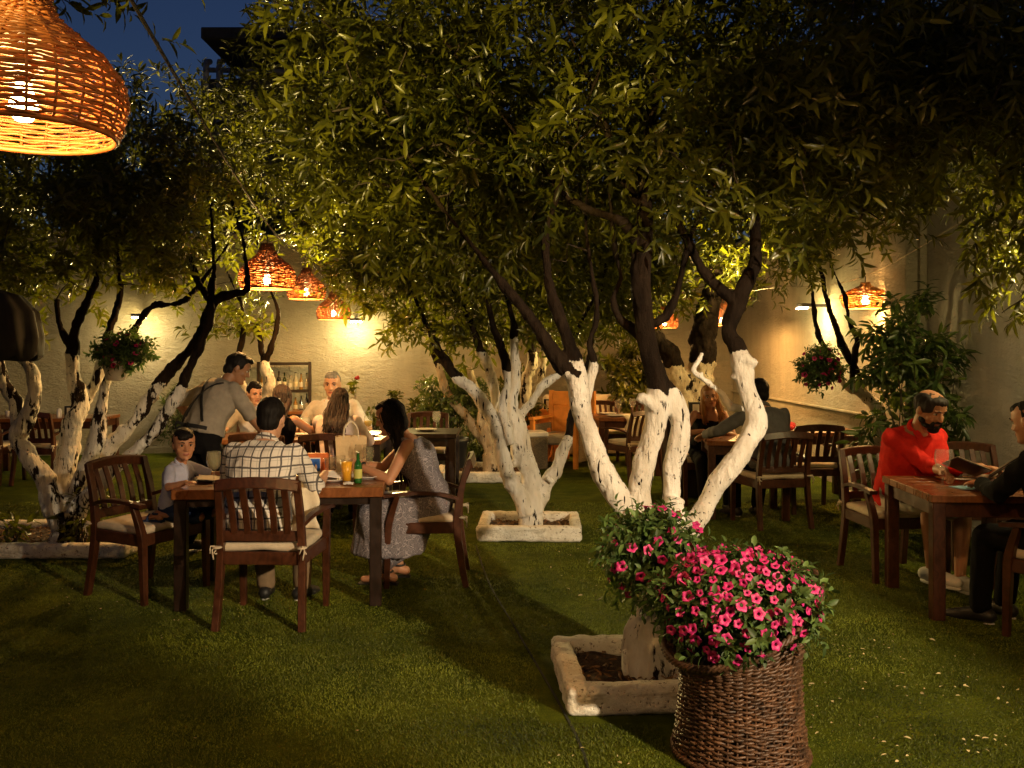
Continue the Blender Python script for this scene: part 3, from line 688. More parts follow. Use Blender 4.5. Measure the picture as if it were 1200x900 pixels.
# ------------------------------------------------------------------ tableware
GL = glass('clear_glass', (.97, .97, .96), .5, .05); CHINA = mat('white_china', (.75, .72, .68), .25, .05); LIN = mat('linen', (.72, .62, .46), .85, .12, 14, .3, 120)
STEEL = mat('steel', (.6, .58, .55), .25, .1, metal=1.); TZ = .752
def one(name, label, cat, mb, m, loc, group=None, rz=0):
    o = mb.build(name, m, None, loc); o.rotation_euler = (0, 0, rz); tag(o, label, cat, group); return o
def wine_glass(loc, label, fill=None, s=1.):
    o = thing('wine_glass', label, 'glass', loc, 0, 'stemmed glasses on the tables')
    mb = MB(); mb.lathe([(.034, 0), (.033, .003), (.008, .008), (.0045, .02), (.0042, .075), (.012, .088), (.03, .105), (.040, .135), (.041, .16), (.036, .195), (.0345, .195), (.039, .16), (.038, .136), (.028, .108), (.006, .094)], 20); mb.build('goblet', GL, o)
    if fill: mb = MB(); mb.lathe([(.006, .0945), (.027, .1085), (.0368, .137), (.0372, .15), (.001, .15)], 18); mb.build('drink', fill, o)
    o.scale = (s, s, s); return o
def tumbler(loc, label, fill=None, hf=.1, s=1., group='tumblers on the tables'):
    o = thing('tumbler', label, 'glass', loc, 0, group)
    mb = MB(); mb.lathe([(.026, 0), (.027, .004), (.036, .135), (.0345, .135), (.0265, .01), (.001, .009)], 20); mb.build('glass_wall', GL, o)
    if fill: mb = MB(); mb.lathe([(.001, .0105), (.026, .0105), (.0268 + .008 * hf / .125, .01 + hf), (.001, .01 + hf)], 18); mb.build('drink', fill, o)
    o.scale = (s, s, s); return o
def bottle(loc, label, m, h=.24, r=.03, cat='bottle', group=None, cap=None, lab=None):
    o = thing('bottle', label, cat, loc, 0, group)
    mb = MB(); mb.lathe([(r * .9, 0), (r, .006), (r, h * .55), (r * .85, h * .63), (r * .42, h * .74), (r * .38, h * .94), (r * .45, h * .945), (r * .45, h * .97), (r * .3, h * .97)], 14); mb.build('bottle_body', m, o)
    if cap: mb = MB(); mb.lathe([(r * .47, h * .955), (r * .47, h), (r * .3, h * 1.005)], 12); mb.build('cap', cap, o)
    if lab: mb = MB(); mb.lathe([(r * 1.02, h * .16), (r * 1.025, h * .165), (r * 1.025, h * .45), (r * 1.02, h * .455)], 14, caps=False); mb.build('bottle_label', lab, o)
    return o
def plate(loc, label, r=.12, m=CHINA):
    mb = MB(); mb.lathe([(r * .55, 0), (r * .6, .004), (r * .97, .018), (r, .021), (r * .95, .021), (r * .6, .009), (.001, .008)], 28); return one('plate', label, 'plate', mb, m, loc, 'plates laid on the tables')
def cloth(name, label, cat, P, m, th=.004):
    """sheet with thickness following grid P"""
    mb = MB(); mb.grid(P); o = mb.build(name, m); tag(o, label, cat); sd = o.modifiers.new('t', 'SOLIDIFY'); sd.thickness = th; sd.offset = 1; return o
AMBER = mat('orange_juice', (.95, .45, .03), .3, .08); WATER = glass('water', (.95, .97, .95), .2, .04); GREENG = mat('green_glass', (.012, .10, .015), .06, .3, 5, spec=.8, coat=.5)
WINE = mat('white_wine', (.55, .42, .12), .1)
def T1(u, v, z=TZ):                                       # position on the family's table: u along, v across, in metres from the centre
    return (-1.49 + u * math.cos(R8) - v * math.sin(R8), 5.97 + u * math.sin(R8) + v * math.cos(R8), z)
wine_glass(T1(-.42, -.28), 'stemmed water goblet in front of the little boy', WATER, 1.12)
tumbler(T1(.40, -.20), 'tall tumbler full of orange juice by the green bottle', AMBER, .11, 1.12)
bottle(T1(.475, -.235), 'small green bottle by the hands of the woman in grey', GREENG, .20, .027, lab=mat('bottle_paper', (.5, .48, .12), .6), cap=STEEL)
tumbler(T1(.27, .02), 'empty tumbler left of the orange juice', None)
tumbler(T1(.33, .12), 'empty tumbler farthest back behind the orange juice', None)
wine_glass(T1(.46, .20), 'stemmed glass in front of the paper bag', None, 1.05); wine_glass(T1(.52, .12), 'stemmed glass nearest the wrist of the woman in grey', None, 1.)
tumbler(T1(.12, .06), 'short tumbler with amber drink by the plaid sleeve', mat('amber_drink', (.6, .2, .03), .2), .07, .8)
plate(T1(.30, -.14), 'white plate under the crumpled napkin on the family table', .105); plate(T1(.50, -.02), 'white plate in front of the woman in grey', .12)
plate(T1(.02, -.18), 'small dark plate with food beside the plaid sleeve', .09, mat('slate_plate', (.03, .03, .03), .4))
mb = MB()
for k in range(9): mb.ell(rng.normal(0, .022, 3) * [1, 1, .2] + [-.02, 0, .022], (.02, .014, .012), 8, 6)
one('salad', 'heap of green salad on the dark plate', 'food', mb, mat('salad_green', (.10, .22, .02), .5, .5, 40), T1(.0, -.18, TZ + .006))
mb = MB(); mb.ell((0, 0, .02), (.035, .024, .017), 12, 8); mb.ell((.03, .01, .017), (.022, .02, .014), 10, 7)
one('bread_roll', 'reddish bread roll on the dark plate', 'food', mb, mat('crust', (.45, .16, .05), .6, .3, 30), T1(.05, -.17, TZ + .008))
def napkin(loc, label, s=.07):
    n = 14; a = np.linspace(-1, 1, n); P = np.stack(np.meshgrid(a, a, indexing='ij') + [np.zeros((n, n))], -1); f = P.reshape(-1, 3)
    P[..., 2] = (.45 * np.exp(-(f[:, 0] ** 2 + f[:, 1] ** 2) * 1.2) + .28 * np.abs(vnoise(f + loc[0] * 7, 2.3)) + .03).reshape(n, n); P *= s; P += np.array(loc)
    return cloth('napkin', label, 'napkin', P[:, ::-1], CHINA, .002)
napkin(T1(.30, -.14, TZ + .022), 'crumpled white napkin lying on the white plate'); napkin(T1(.14, -.05), 'crumpled white napkin between the plates by the plaid sleeve', .06); napkin(T1(.42, -.30), 'scrap of white napkin at the near table edge below the green bottle', .03)
def cutlery(loc, rz, label, fork=True):
    mb = MB(); mb.strip([(0, -.09, .003), (0, -.02, .004), (0, .03, .005)], [.011, .007, .006], .003, (1, 0, 0))
    if fork:
        for k in (-1, 0, 1): mb.strip([(k * .003, .03, .005), (k * .007, .055, .006), (k * .007, .095, .004)], .0032, .0025, (1, 0, 0))
    else: mb.strip([(0, .03, .004), (0, .07, .004), (0, .11, .003)], [.012, .017, .006], .002, (1, 0, 0))
    return one('fork' if fork else 'knife', label, 'cutlery', mb, STEEL, loc, 'cutlery on the tables', rz)
cutlery(T1(.02, -.31), 1.2, 'fork at the front edge of the family table beside the plaid shirt'); cutlery(T1(.50, -.16, TZ + .003), -.9, 'knife leaning in front of the plate of the woman in grey', False)
# runner hanging over the front edge
v = np.concatenate([np.linspace(.43, .40, 3), np.linspace(.36, -.41, 22)]); rows = []
for x in np.linspace(.085, .245, 9):
    col = [T1(x, vv, TZ + .0015) for vv in np.linspace(.42, -.425, 24)]
    col += [T1(x + .012 * math.sin(t * 9 + x * 20), -.428 - .012 * math.sin(t * 3) - .008 * math.sin(x * 60), TZ - t * .25) for t in np.linspace(.06, 1, 12)]
    rows.append(col)
cloth('table_runner', 'cream cloth runner laid across the family table and hanging over its near edge', 'table runner', np.array(rows)[::-1], LIN, .003)
# paper bag with rope handles
def paper_bag(loc, label, s=1., rz=0, col=(.62, .45, .24)):
    m = mat('kraft_paper', col, .8, .15, 9, .5, 25, .01); o = thing('paper_bag', label, 'paper bag', loc, rz)
    w, d, h = .17 * s, .09 * s, .20 * s; R = []
    for z, k in ((0, 1), (.02, 1), (h * .5, .96), (h * .8, 1.0), (h, 1.03)):
        q = np.array([(-1, -1), (0, -1.04), (1, -1), (1.0, 0), (1, 1), (0, 1.04), (-1, 1), (-1.0, 0)]) * [w / 2 * k, d / 2 * k]
        q[3, 0] *= 1 - .5 * z / h; q[7, 0] *= 1 - .5 * z / h; R.append(np.c_[q, np.full(8, z)])
    I = [r * [.985, .97, 1] for r in R[::-1]]; I[-1][:, 2] = .004; mb = MB(); mb.rings(np.array(R + I), 0, False); mb.build('bag_body', m, o)
    for sy in (-1, 1):
        mb = MB(); mb.tube(spline(np.array([[-w * .25, sy * d * .5, h * .93], [-w * .2, sy * d * .45, h * 1.25], [0, sy * d * .3, h * 1.42], [w * .2, sy * d * .45, h * 1.25], [w * .25, sy * d * .5, h * .93]]), .02), .005, 6); mb.build('handle', LIN, o)
    return o
paper_bag(T1(.385, .33), 'tall tan paper bag with rope handles on the family table', 1.25, .2)
# blue picture card and orange packet
o = thing('table_card', 'small blue picture card standing by the plaid sleeve', 'card', T1(.15, .16), .1); mb = MB(); mb.box((0, 0, .06), (.085, .004, .12), bev=.001); mb.build('card_board', CHINA, o)
mb = MB(); mb.box((0, -.0035, .07), (.078, .003, .085), bev=.001); mb.build('picture', mat('blue_print', (.02, .12, .5), .4, .3, 20), o)
mb = MB(); mb.ell((.012, -.006, .055), (.009, .002, .02), 8, 6); mb.build('picture_figure', mat('skin_print', (.7, .45, .3), .5), o)
mb = MB(); mb.box((0, 0, .07), (.15, .05, .14), bev=.008); one('gift_bag', 'orange red packet behind the blue picture card', 'packet', mb, mat('orange_paper', (.65, .16, .04), .5, .3, 16), T1(.16, .27))
# menu lying before the boy
def menu(loc, label, rz, ang=.12, cover=(.02, .02, .02), w=.2, h=.27):
    o = thing('menu', label, 'menu', loc, rz, 'menus on the tables')
    for s in (-1, 1):
        mb = MB(); mb.box((s * w / 2 * math.cos(ang), 0, w / 2 * math.sin(ang) + .004), (w, h, .005), Matrix.Rotation(-s * ang, 3, 'Y'), .001); mb.build('cover', mat('menu_cover', cover, .5), o)
        mb = MB(); mb.box((s * w / 2 * math.cos(ang), 0, w / 2 * math.sin(ang) + .0095), (w * .94, h * .94, .004), Matrix.Rotation(-s * ang, 3, 'Y'), .001); mb.build('page', mat('menu_page', (.62, .56, .46), .7, .1, 30), o)
    return o
menu(T1(-.38, -.02), 'open menu lying before the little boy', .3, .10)
# --- bald man's table
T2c = np.array([2.88, 5.70])
wine_glass((2.70, 5.62, TZ), 'cut crystal wine glass in front of the man in red', None, 1.2)
mb = MB(); mb.box((0, 0, .002), (.21, .15, .004), bev=.001); one('place_mat', 'blue grey paper lying on the table beside the crystal glass', 'paper', mb, mat('blue_paper', (.18, .32, .42), .6), (2.86, 5.58, TZ), None, .2)
mb = MB(); mb.lathe([(.05, 0), (.055, .003), (.085, .035), (.08, .035), (.05, .006)], 20); one('bowl', 'small bowl with red fruit beside the open menu', 'bowl', mb, CHINA, (3.16, 6.0, TZ))
for i in range(3): mb = MB(); mb.ell((0, 0, .03), (.032, .032, .03), 12, 8); one('tomato', 'small orange red fruit in the bowl by the open menu', 'fruit', mb, mat('fruit_skin', (.55, .09, .02), .35), (3.16 + .033 * math.cos(i * 2.1), 6.0 + .033 * math.sin(i * 2.1), TZ + .012), 'fruit in the bowl')
mb = MB(); mb.strip([(-.09, 0, .01), (0, .0, .016), (.09, 0, .01)], .17, .01, (0, 1, 0)); one('folded_paper', 'pink folded paper on the table before the person in black', 'paper', mb, mat('pink_paper', (.6, .42, .5), .7), (3.12, 5.72, TZ))
mb = MB(); mb.box((0, 0, .01), (.09, .05, .02), bev=.006); one('napkin_roll', 'folded orange napkin at the near corner of the table', 'napkin', mb, mat('peach_cloth', (.7, .4, .2), .8), (2.96, 5.42, TZ), None, .4)
# --- long table behind
for i, (x, y, l) in enumerate([(-1.42, 8.85, 'stemmed glass beside the hand of the man in white'), (-2.02, 8.75, 'stemmed glass between the two women seen from behind'), (-2.35, 9.1, 'stemmed glass past the shoulder of the brown haired woman'), (-1.75, 9.2, 'stemmed glass hidden before the man in white')]): wine_glass((x, y, TZ), l, WINE if i % 2 == 0 else None, 1.1)
tumbler((-1.52, 8.72, TZ), 'dark cola tumbler at the right end of the long far table', mat('cola', (.02, .008, .004), .1), .1)
for i, (x, l) in enumerate([(-1.45, 'white plate at the right end of the long far table'), (-2.5, 'white plate at the left end of the long far table'), (-2.1, 'white plate in the middle of the long far table')]): plate((x, 9.05, TZ), l, .12)
mb = MB(); mb.box((0, 0, .01), (.26, .2, .02), bev=.004); one('white_napkin', 'white folded cloth lying at the right end of the long far table', 'napkin', mb, CHINA, (-1.42, 9.3, TZ))
paper_bag((-1.29, 8.35, .0), 'pale paper bag on the turf beside the leg of the long far table', 1.6, .1, (.6, .5, .42))
# --- other tables
plate((2.3, 8.7, TZ), 'white plate with food before the man in grey', .13)
mb = MB()
for k in range(7): mb.ell(rng.normal(0, .03, 3) * [1, 1, .3] + [0, 0, .03], (.025, .02, .016), 8, 6)
one('meal', 'pale food heaped on the plate before the man in grey', 'food', mb, mat('food', (.6, .45, .25), .6, .4, 30), (2.3, 8.7, TZ + .008))
def menu_box(loc, label, col=(.015, .012, .01), sheet=(.7, .62, .48), rz=0):
    o = thing('menu_holder', label, 'menu holder', loc, rz); mb = MB(); mb.box((0, 0, .075), (.15, .05, .15), bev=.004); mb.build('holder', mat('holder_wood', col, .5), o)
    mb = MB(); mb.box((-.005, -.0275, .075), (.07, .006, .105), bev=.001); mb.build('sheet', mat('holder_sheet', sheet, .7), o); return o
menu_box((-5.66, 11.5, TZ), 'black menu holder with a cream sheet on the far left table')
mb = MB(); mb.lathe([(.03, 0), (.032, .01), (.03, .1), (.012, .12)], 12); one('candle', 'white candle beside the black menu holder', 'candle', mb, CHINA, (-5.81, 11.5, TZ))
for x in (-6.3, -6.4, -6.52): mb = MB(); mb.lathe([(.03, 0), (.036, .08), (.034, .08), (.028, .006)], 12); one('cup', 'white cup on the far left table', 'cup', mb, CHINA, (x, 11.6, TZ), 'white cups on the far left table')
menu_box((2.0, 9.75, .9), 'black menu holder with a white sheet behind the blonde woman')
mb = MB(); mb.box((0, 0, .45), (.5, .35, .9), bev=.01); one('side_cabinet', 'dark waist high cabinet behind the blonde woman', 'cabinet', mb, WOODD, (1.95, 10.0, 0))
menu_box((2.72, 9.62, TZ + .0), 'reddish brown box on the table behind the empty armchair', (.16, .05, .02), (.6, .55, .4)).scale = (1.3, 2, 1.3)
mb = MB()
for k in range(12): mb.ell(rng.normal(0, .05, 3) * [1, .7, .3] + [0, 0, .05], (.05, .04, .03), 8, 6)
one('red_cloth', 'bundle of red cloth beside the brown box', 'cloth', mb, mat('red_cloth', (.5, .02, .03), .8, .4, 20), (2.98, 9.62, TZ))
for i, (x, y, l) in enumerate([(1.4, 11.8, 'stemmed glass at the left of the far laid table'), (1.62, 12.05, 'stemmed glass at the right of the far laid table'), (-.8, 9.5, 'stemmed glass on the small table beyond the woman in grey')]): wine_glass((x, y, TZ), l, None, 1.1)
for x, y, l in [(1.35, 11.7, 'white plate at the near left of the far laid table'), (1.3, 12.1, 'white plate at the far left of the far laid table'), (-.92, 9.62, 'white plate on the small table beyond the woman in grey')]: plate((x, y, TZ), l, .12)
rows = []
for u in np.linspace(0, 1, 10):
    col = [(1.45 + u * .42, y, TZ + .0015) for y in np.linspace(12.2, 11.49, 8)] + [(1.45 + u * .42 + .02 * math.sin(t * 4), 11.465 - .02 * math.sin(u * 12 + 1), TZ - t * .28 * (.45 + .55 * math.sin(math.pi * u))) for t in np.linspace(.1, 1, 8)]
    rows.append(col)
cloth('tablecloth', 'cream cloth hanging over the corner of the far laid table', 'tablecloth', np.array(rows)[::-1], LIN, .003)

# ------------------------------------------------------------------ bar shelf and bottles
sh = thing('bar_shelf', 'dark wooden shelf of bottles against the back wall', 'shelf', (-3.58, 14.1, 0), .19)
for x in (-.39, .39): mb = MB(); mb.box((x, 0, .72), (.045, .24, 1.44), bev=.004); mb.build('upright', WOODD, sh)
for z in (.64, .98, 1.41): mb = MB(); mb.box((0, 0, z), (.733, .24, .045), bev=.004); mb.build('shelf_board', WOODD, sh)
ct = thing('bar_counter', 'low dark counter with a warm top in front of the bottle shelf', 'counter', (-3.42, 13.5, 0), .19)
mb = MB(); mb.box((0, 0, .33), (.95, .4, .66), bev=.006); mb.build('carcass', WOODD, ct); mb = MB(); mb.box((0, 0, .685), (1.02, .46, .045), bev=.006); mb.build('worktop', WOODT, ct)
BM = [mat('bottle_dark', (.012, .012, .01), .1, coat=.5), mat('bottle_clear', (.5, .5, .42), .1, coat=.5), mat('bottle_gold', (.35, .2, .04), .12, coat=.5), mat('bottle_green', (.018, .04, .010), .1, coat=.5)]
PAP = [mat('label_cream', (.75, .68, .5), .6), mat('label_white', (.8, .78, .72), .6)]; CAPM = mat('bottle_cap', (.03, .02, .02), .4)
kind = ['dark', 'clear', 'golden', 'green']
for row, (z, n) in enumerate(((1.003, 9), (.663, 9))):
    for i in range(n):
        x = -.34 + i * .68 / (n - 1); k = int(rng.integers(0, 4)); y = rng.uniform(-.05, .03)
        bb = bottle((-3.58 + x * math.cos(.19) - y * math.sin(.19), 14.1 + x * math.sin(.19) + y * math.cos(.19), z), '', BM[k], rng.uniform(.2, .29), rng.uniform(.026, .036), group='bottles on the bar shelf', cap=CAPM, lab=PAP[i % 2])
        bb['label'] = '%s bottle %s on the %s board of the bar shelf' % (('dark', 'clear', 'golden', 'green')[k], ('at the left end', 'second from the left', 'third from the left', 'fourth from the left', 'right in the middle', 'fourth from the right', 'third from the right', 'second from the right', 'at the right end')[i], ('middle', 'lower')[row])
for i in range(4): tumbler((-3.75 + i * .2, 13.42 + i * .038, .71), 'clear glass on the low counter below the bottle shelf', None, .1, 1.1, 'glasses on the bar counter')
# ------------------------------------------------------------------ lounge corner beyond the trunks
WICK = mat('grey_wicker', (.20, .15, .09), .8, .5, 60, 1., 90, .02); ORA = mat('orange_wood', (.62, .24, .04), .5, .3, 5)
def sofa(loc, rz, label, w=1.2, m=WICK):
    o = thing('wicker_sofa', label, 'sofa', loc, rz); mb = MB(); mb.box((0, 0, .2), (w, .7, .34), bev=.02); mb.box((0, .3, .5), (w, .12, .55), bev=.03)
    for s in (-1, 1): mb.box((s * (w / 2 + .06), 0, .3), (.115, .72, .56), bev=.02)
    mb.build('wicker_body', m, o); mb = MB(); mb.box((0, -.05, .44), (w - .03, .6, .14), bev=.05); mb.build('seat_cushion', CUSH, o)
    mb = MB(); mb.box((0, .2, .75), (w - .02, .16, .34), Matrix.Rotation(-.15, 3, 'X'), .06); mb.build('back_cushion', CUSH, o); return o
sofa((1.15, 14.0, 0), 0.1, 'cream cushioned wicker sofa against the back wall beyond the far laid table', 1.3)
o = thing('lounge_chair', 'orange wooden armchair with wicker panels left of the near trunk', 'lounge chair', (.72, 12.6, 0), -.5)
for s in (-1, 1):
    for y in (-.3, .3): mb = MB(); mb.box((s * .33, y, .32 + (.2 if y > 0 else 0)), (.06, .06, .64 + (.4 if y > 0 else 0)), bev=.005); mb.build('leg', ORA, o)
    mb = MB(); mb.box((s * .33, 0, .665), (.08, .7, .04), bev=.006); mb.build('armrest', ORA, o); mb = MB(); mb.box((s * .33, 0, .33), (.03, .53, .5), bev=.004); mb.build('side_panel', WICK, o)
mb = MB(); mb.box((0, .3, .93), (.6, .05, .2), bev=.006); mb.box((0, .3, .62), (.6, .03, .42), bev=.004); mb.build('backrest', ORA, o); mb = MB(); mb.box((0, 0, .38), (.6, .58, .14), bev=.05); mb.build('seat_cushion', CUSH, o)
o = thing('pouf', 'square wicker pouf with a white cushion left of the orange lounge chair', 'pouf', (.28, 12.3, 0), .2); mb = MB(); mb.box((0, 0, .22), (.36, .36, .44), bev=.02); mb.build('wicker_base', WICK, o); mb = MB(); mb.box((0, 0, .475), (.37, .37, .07), bev=.03); mb.build('cushion', CHINA, o)
o = thing('pouf', 'low orange pouf behind the square wicker pouf', 'pouf', (.36, 13.0, 0), 0); mb = MB(); mb.lathe([(.18, 0), (.22, .1), (.23, .3), (.2, .5), (.05, .56)], 20); mb.build('fabric', mat('orange_fabric', (.7, .2, .03), .8), o)
menu_box((.55, 13.4, .74), 'small black menu holder standing on the orange cabinet'); mb = MB(); mb.box((0, 0, .37), (.7, .4, .74), bev=.01); one('cabinet', 'low orange cabinet against the back wall', 'cabinet', mb, ORA, (.5, 13.5, 0))
# dark pleated hanging shade at the left edge
DF = mat('black_fabric', (.009, .008, .008), .9, .4, 9); o = thing('hanging_lampshade', 'big dark pleated fabric shade hanging unlit at the left edge', 'lampshade', (-3.72, 6.3, 1.58), 0)
n = 96; th = np.arange(n) * 2 * math.pi / n; R = []
for z, r in ((0, .34), (.0, .36), (.12, .37), (.3, .34), (.42, .24), (.47, .06)): k = 1 + .06 * np.cos(th * 12) * (1 - z); R.append(np.stack([r * k * np.cos(th), r * k * np.sin(th), z - (.05 * np.abs(np.sin(th * 6)) if z < .05 else 0) + 0 * th], 1))
mb = MB(); mb.rings(np.array(R[::-1]), 0, True); mb.build('pleated_fabric', DF, o); mb = MB(); mb.tube([(0, 0, .46), (0, 0, 1.3)], .006, 6); mb.build('cord', CORD, o)
# ------------------------------------------------------------------ the trees (pixel course of every stem, with its distance)
zA = 4.45
tree('lime_washed_tree', 'nearest multi stemmed tree with limewashed trunks rising behind the petunia basket',
     [S((756, 800, 84, 4.3), (757, 740, 70, 4.32), (756, 660, 66, 4.35), (752, 610, 52, 4.4), z=zA, white=300),
      S((778, 798, 60, 4.32), (783, 725, 54, 4.36), (786, 645, 48, 4.42), (792, 585, 34, 4.5), z=zA, white=300),
      S((758, 690, 40), (742, 625, 36), (722, 580, 40), (703, 548, 38), (690, 505, 34), (680, 470, 40), (672, 440, 36), (655, 425, 30), (630, 385, 22), (606, 355, 18), (580, 320, 14), (552, 285, 10), z=zA, white=440),
      S((680, 465, 30), (676, 430, 28), (664, 395, 22), (652, 360, 20), (642, 325, 16), (640, 280, 12), (655, 220, 9), z=zA, white=420),
      S((684, 470, 22), (692, 445, 20), (696, 428, 18), (690, 400, 10), (700, 360, 8), z=4.6, white=424),
      S((758, 640, 40), (752, 590, 40), (756, 550, 38), (766, 505, 38), (768, 465, 42), (765, 440, 36), (757, 400, 34), (750, 350, 33), (753, 300, 30), (757, 250, 26), (755, 190, 20), (768, 120, 14), (772, 50, 9), z=4.5, white=455),
      S((788, 620, 34), (788, 560, 34), (796, 520, 36), (799, 490, 36), (784, 468, 38), (770, 450, 34), (762, 425, 30), z=4.55, white=452),
       S((768, 478, 24), (756, 468, 20), (747, 464, 16), z=4.46, white=300),
      S((790, 640, 30, 4.4), (815, 612, 34, 4.45), (838, 572, 36, 4.5), (862, 540, 36, 4.5), (882, 508, 36, 4.55), (886, 492, 36, 4.55), (876, 465, 34, 4.6), (872, 440, 34, 4.6), (865, 412, 34, 4.6), (852, 388, 30, 4.65), (862, 362, 30, 4.7), (878, 330, 28, 4.7), (886, 305, 22, 4.75), (884, 270, 18, 4.8), (905, 215, 14, 4.9), (915, 150, 9, 5.), z=4.5, white=418),
      S((868, 420, 26), (880, 424, 22), (884, 420, 18), z=4.58, white=300),
      S((866, 360, 22), (846, 340, 20), (828, 322, 18), (812, 295, 15), (796, 260, 12), (790, 210, 8), z=4.7, white=480),
      S((750, 345, 20), (732, 375, 18), (722, 395, 14), (714, 375, 10), z=4.55, white=470) if False else S((754, 400, 18), (738, 385, 16), (724, 372, 15), (719, 350, 13), (728, 325, 10), (720, 290, 8), z=4.6, white=470),
      S((757, 380, 18), (778, 372, 16), (792, 345, 14), (800, 310, 11), (812, 270, 8), z=4.7, white=470),
      S((752, 300, 22), (730, 262, 18), (700, 250, 15), (680, 240, 12), (650, 215, 9), z=4.5, white=470),
      S((756, 250, 18), (735, 215, 15), (715, 175, 11), (705, 130, 8), z=4.6, white=470),
      S((878, 480, 12), (856, 478, 11), (846, 462, 10), (832, 450, 9), (818, 440, 9), (812, 434, 9), (818, 424, 7), (823, 414, 5), z=4.75, white=300),
      S((821, 443, 7), (823, 436, 5), z=4.75, white=300)],
     [(.9, 5.0, 3.35, 2.3, 1.4, 1.05, 300), (.45, 4.9, 2.7, 1.8, 1.1, .55, 170), (-.35, 5.6, 2.6, .8, .7, .5, 70), (2.2, 5.3, 3.0, 1.1, .9, .75, 110), (-.4, 5.3, 3.5, 1.2, 1.1, .9, 110)],
     voxel=.0085, knob=.006, thin=.66, per=7, nleaf=10, leaf=.090, wide=.0235, clip=lambda P: (P[:, 2] > 1.98 + .22 * vnoise(P, 2)) & ((P[:, 0] / P[:, 1] > -.29) | (P[:, 2] < 3.1)))
mb = MB(); mb.box((0, 0, .055), (.1, .1, .13), bev=.012); tag(mb.build('stone_block', WHITE, None, (.58, 4.3, .06)), 'small whitewashed stone block leaning on the near trunk in its bed', 'stone')
zB = 7.85
tree('lime_washed_tree', 'forked limewashed tree in the small square bed in the middle of the lawn',
     [S((622, 622, 44), (622, 600, 40), (624, 585, 38), z=zB, white=300),
      S((618, 605, 30), (604, 570, 28), (592, 540, 26), (582, 510, 24), (574, 485, 24), (558, 462, 22), (540, 446, 20), (528, 434, 18), (516, 412, 14), (505, 390, 10), (490, 360, 7), z=7.75, white=440),
      S((626, 600, 38), (618, 550, 34), (608, 500, 36), (600, 480, 26), (604, 440, 16), (602, 405, 14), (600, 370, 10), z=7.85, white=395),
      S((590, 520, 22), (588, 490, 18), (578, 455, 18), (568, 420, 17), (560, 400, 14), (548, 370, 10), z=8.0, white=412),
      S((598, 520, 16), (590, 480, 15), (596, 450, 14), (594, 430, 16), (588, 405, 16), (578, 380, 12), (570, 340, 8), z=7.7, white=432),
      S((606, 490, 18), (622, 472, 15), (634, 455, 14), (648, 442, 13), (662, 430, 10), (670, 400, 8), z=7.9, white=436),
      S((630, 592, 26), (642, 565, 24), (655, 545, 22), (664, 515, 17), (669, 490, 13), (677, 468, 10), (688, 430, 8), (694, 390, 6), z=7.9, white=512),
      S((640, 560, 10), (648, 566, 8), z=7.8, white=300)],
     [(.0, 8.2, 2.5, 1.55, 1.0, .95, 220), (-.9, 8.1, 2.35, .7, .7, .55, 60), (.8, 8.1, 2.4, .7, .7, .6, 60)],
     voxel=.011, knob=.009, thin=.66, leaf=.092, wide=.026, per=6, clip=lambda P: P[:, 2] > 1.52 + .25 * vnoise(P, 2.2))
zC = 7.3
tree('lime_washed_tree', 'wide multi stemmed tree with flaking black and white trunks at the left',
     [S((72, 648, 56), (74, 615, 54), (76, 590, 60), (80, 575, 56), z=zC, white=200),
      S((66, 600, 34), (52, 562, 30), (32, 532, 28), (16, 512, 28), (34, 490, 26), (40, 462, 20), (36, 435, 18), (22, 415, 15), (8, 385, 10), z=7.1, white=395),
      S((24, 515, 20), (20, 480, 20), (8, 455, 19), (0, 430, 17), (-6, 395, 12), z=7.2, white=395),
      S((78, 585, 38), (78, 545, 34), (86, 500, 30), (93, 475, 26), (86, 445, 20), (85, 418, 19), (88, 390, 15), (98, 360, 12), (110, 335, 9), z=7.3, white=412),
      S((93, 478, 18), (110, 452, 17), (118, 425, 16), (124, 404, 15), (130, 380, 12), (140, 350, 9), z=7.4, white=400),
      S((82, 590, 34), (98, 555, 28), (112, 520, 24), (118, 480, 18), (122, 455, 15), (128, 440, 12), z=7.2, white=300),
      S((86, 595, 34), (104, 560, 28), (128, 525, 24), (150, 500, 20), (170, 478, 19), (188, 452, 19), (196, 438, 18), (214, 418, 16), (232, 396, 18), (244, 370, 17), (252, 352, 15), (272, 345, 13), (290, 338, 10), z=7.3, white=446),
      S((90, 605, 30), (108, 575, 26), (132, 552, 22), (158, 530, 18), (182, 505, 17), (198, 480, 17), (208, 462, 18), (217, 444, 15), (228, 420, 13), (240, 390, 13), (246, 368, 12), z=7.05, white=450),
      S((250, 355, 12), (232, 330, 10), (224, 300, 8), z=7.3, white=470), S((160, 380, 12), (150, 400, 12), (144, 412, 11), z=7.35, white=470), S((150, 398, 10), (165, 372, 10), (180, 358, 9), (215, 352, 8), z=7.4, white=470),
      S((85, 410, 12), (72, 385, 9), (66, 350, 7), z=7.3, white=470)],
     [(-3.9, 7.2, 2.85, 1.7, 1.2, .95, 210), (-4.3, 7.0, 2.15, .9, .7, .55, 60), (-2.75, 7.4, 2.65, .85, .9, .8, 80)],
     voxel=.013, knob=.011, bark=TRUNKF, leaf=.098, wide=.027, per=6, clip=lambda P: (P[:, 2] > 1.75 + .25 * vnoise(P, 2)) & ((P[:, 2] > 2.12 + .1 * vnoise(P, 3)) | (P[:, 0] < -3.45)) & ((P[:, 0] / P[:, 1] < -.345 + .03 * vnoise(P, 4)) | (P[:, 2] > 2.75 + .1 * vnoise(P, 5))))
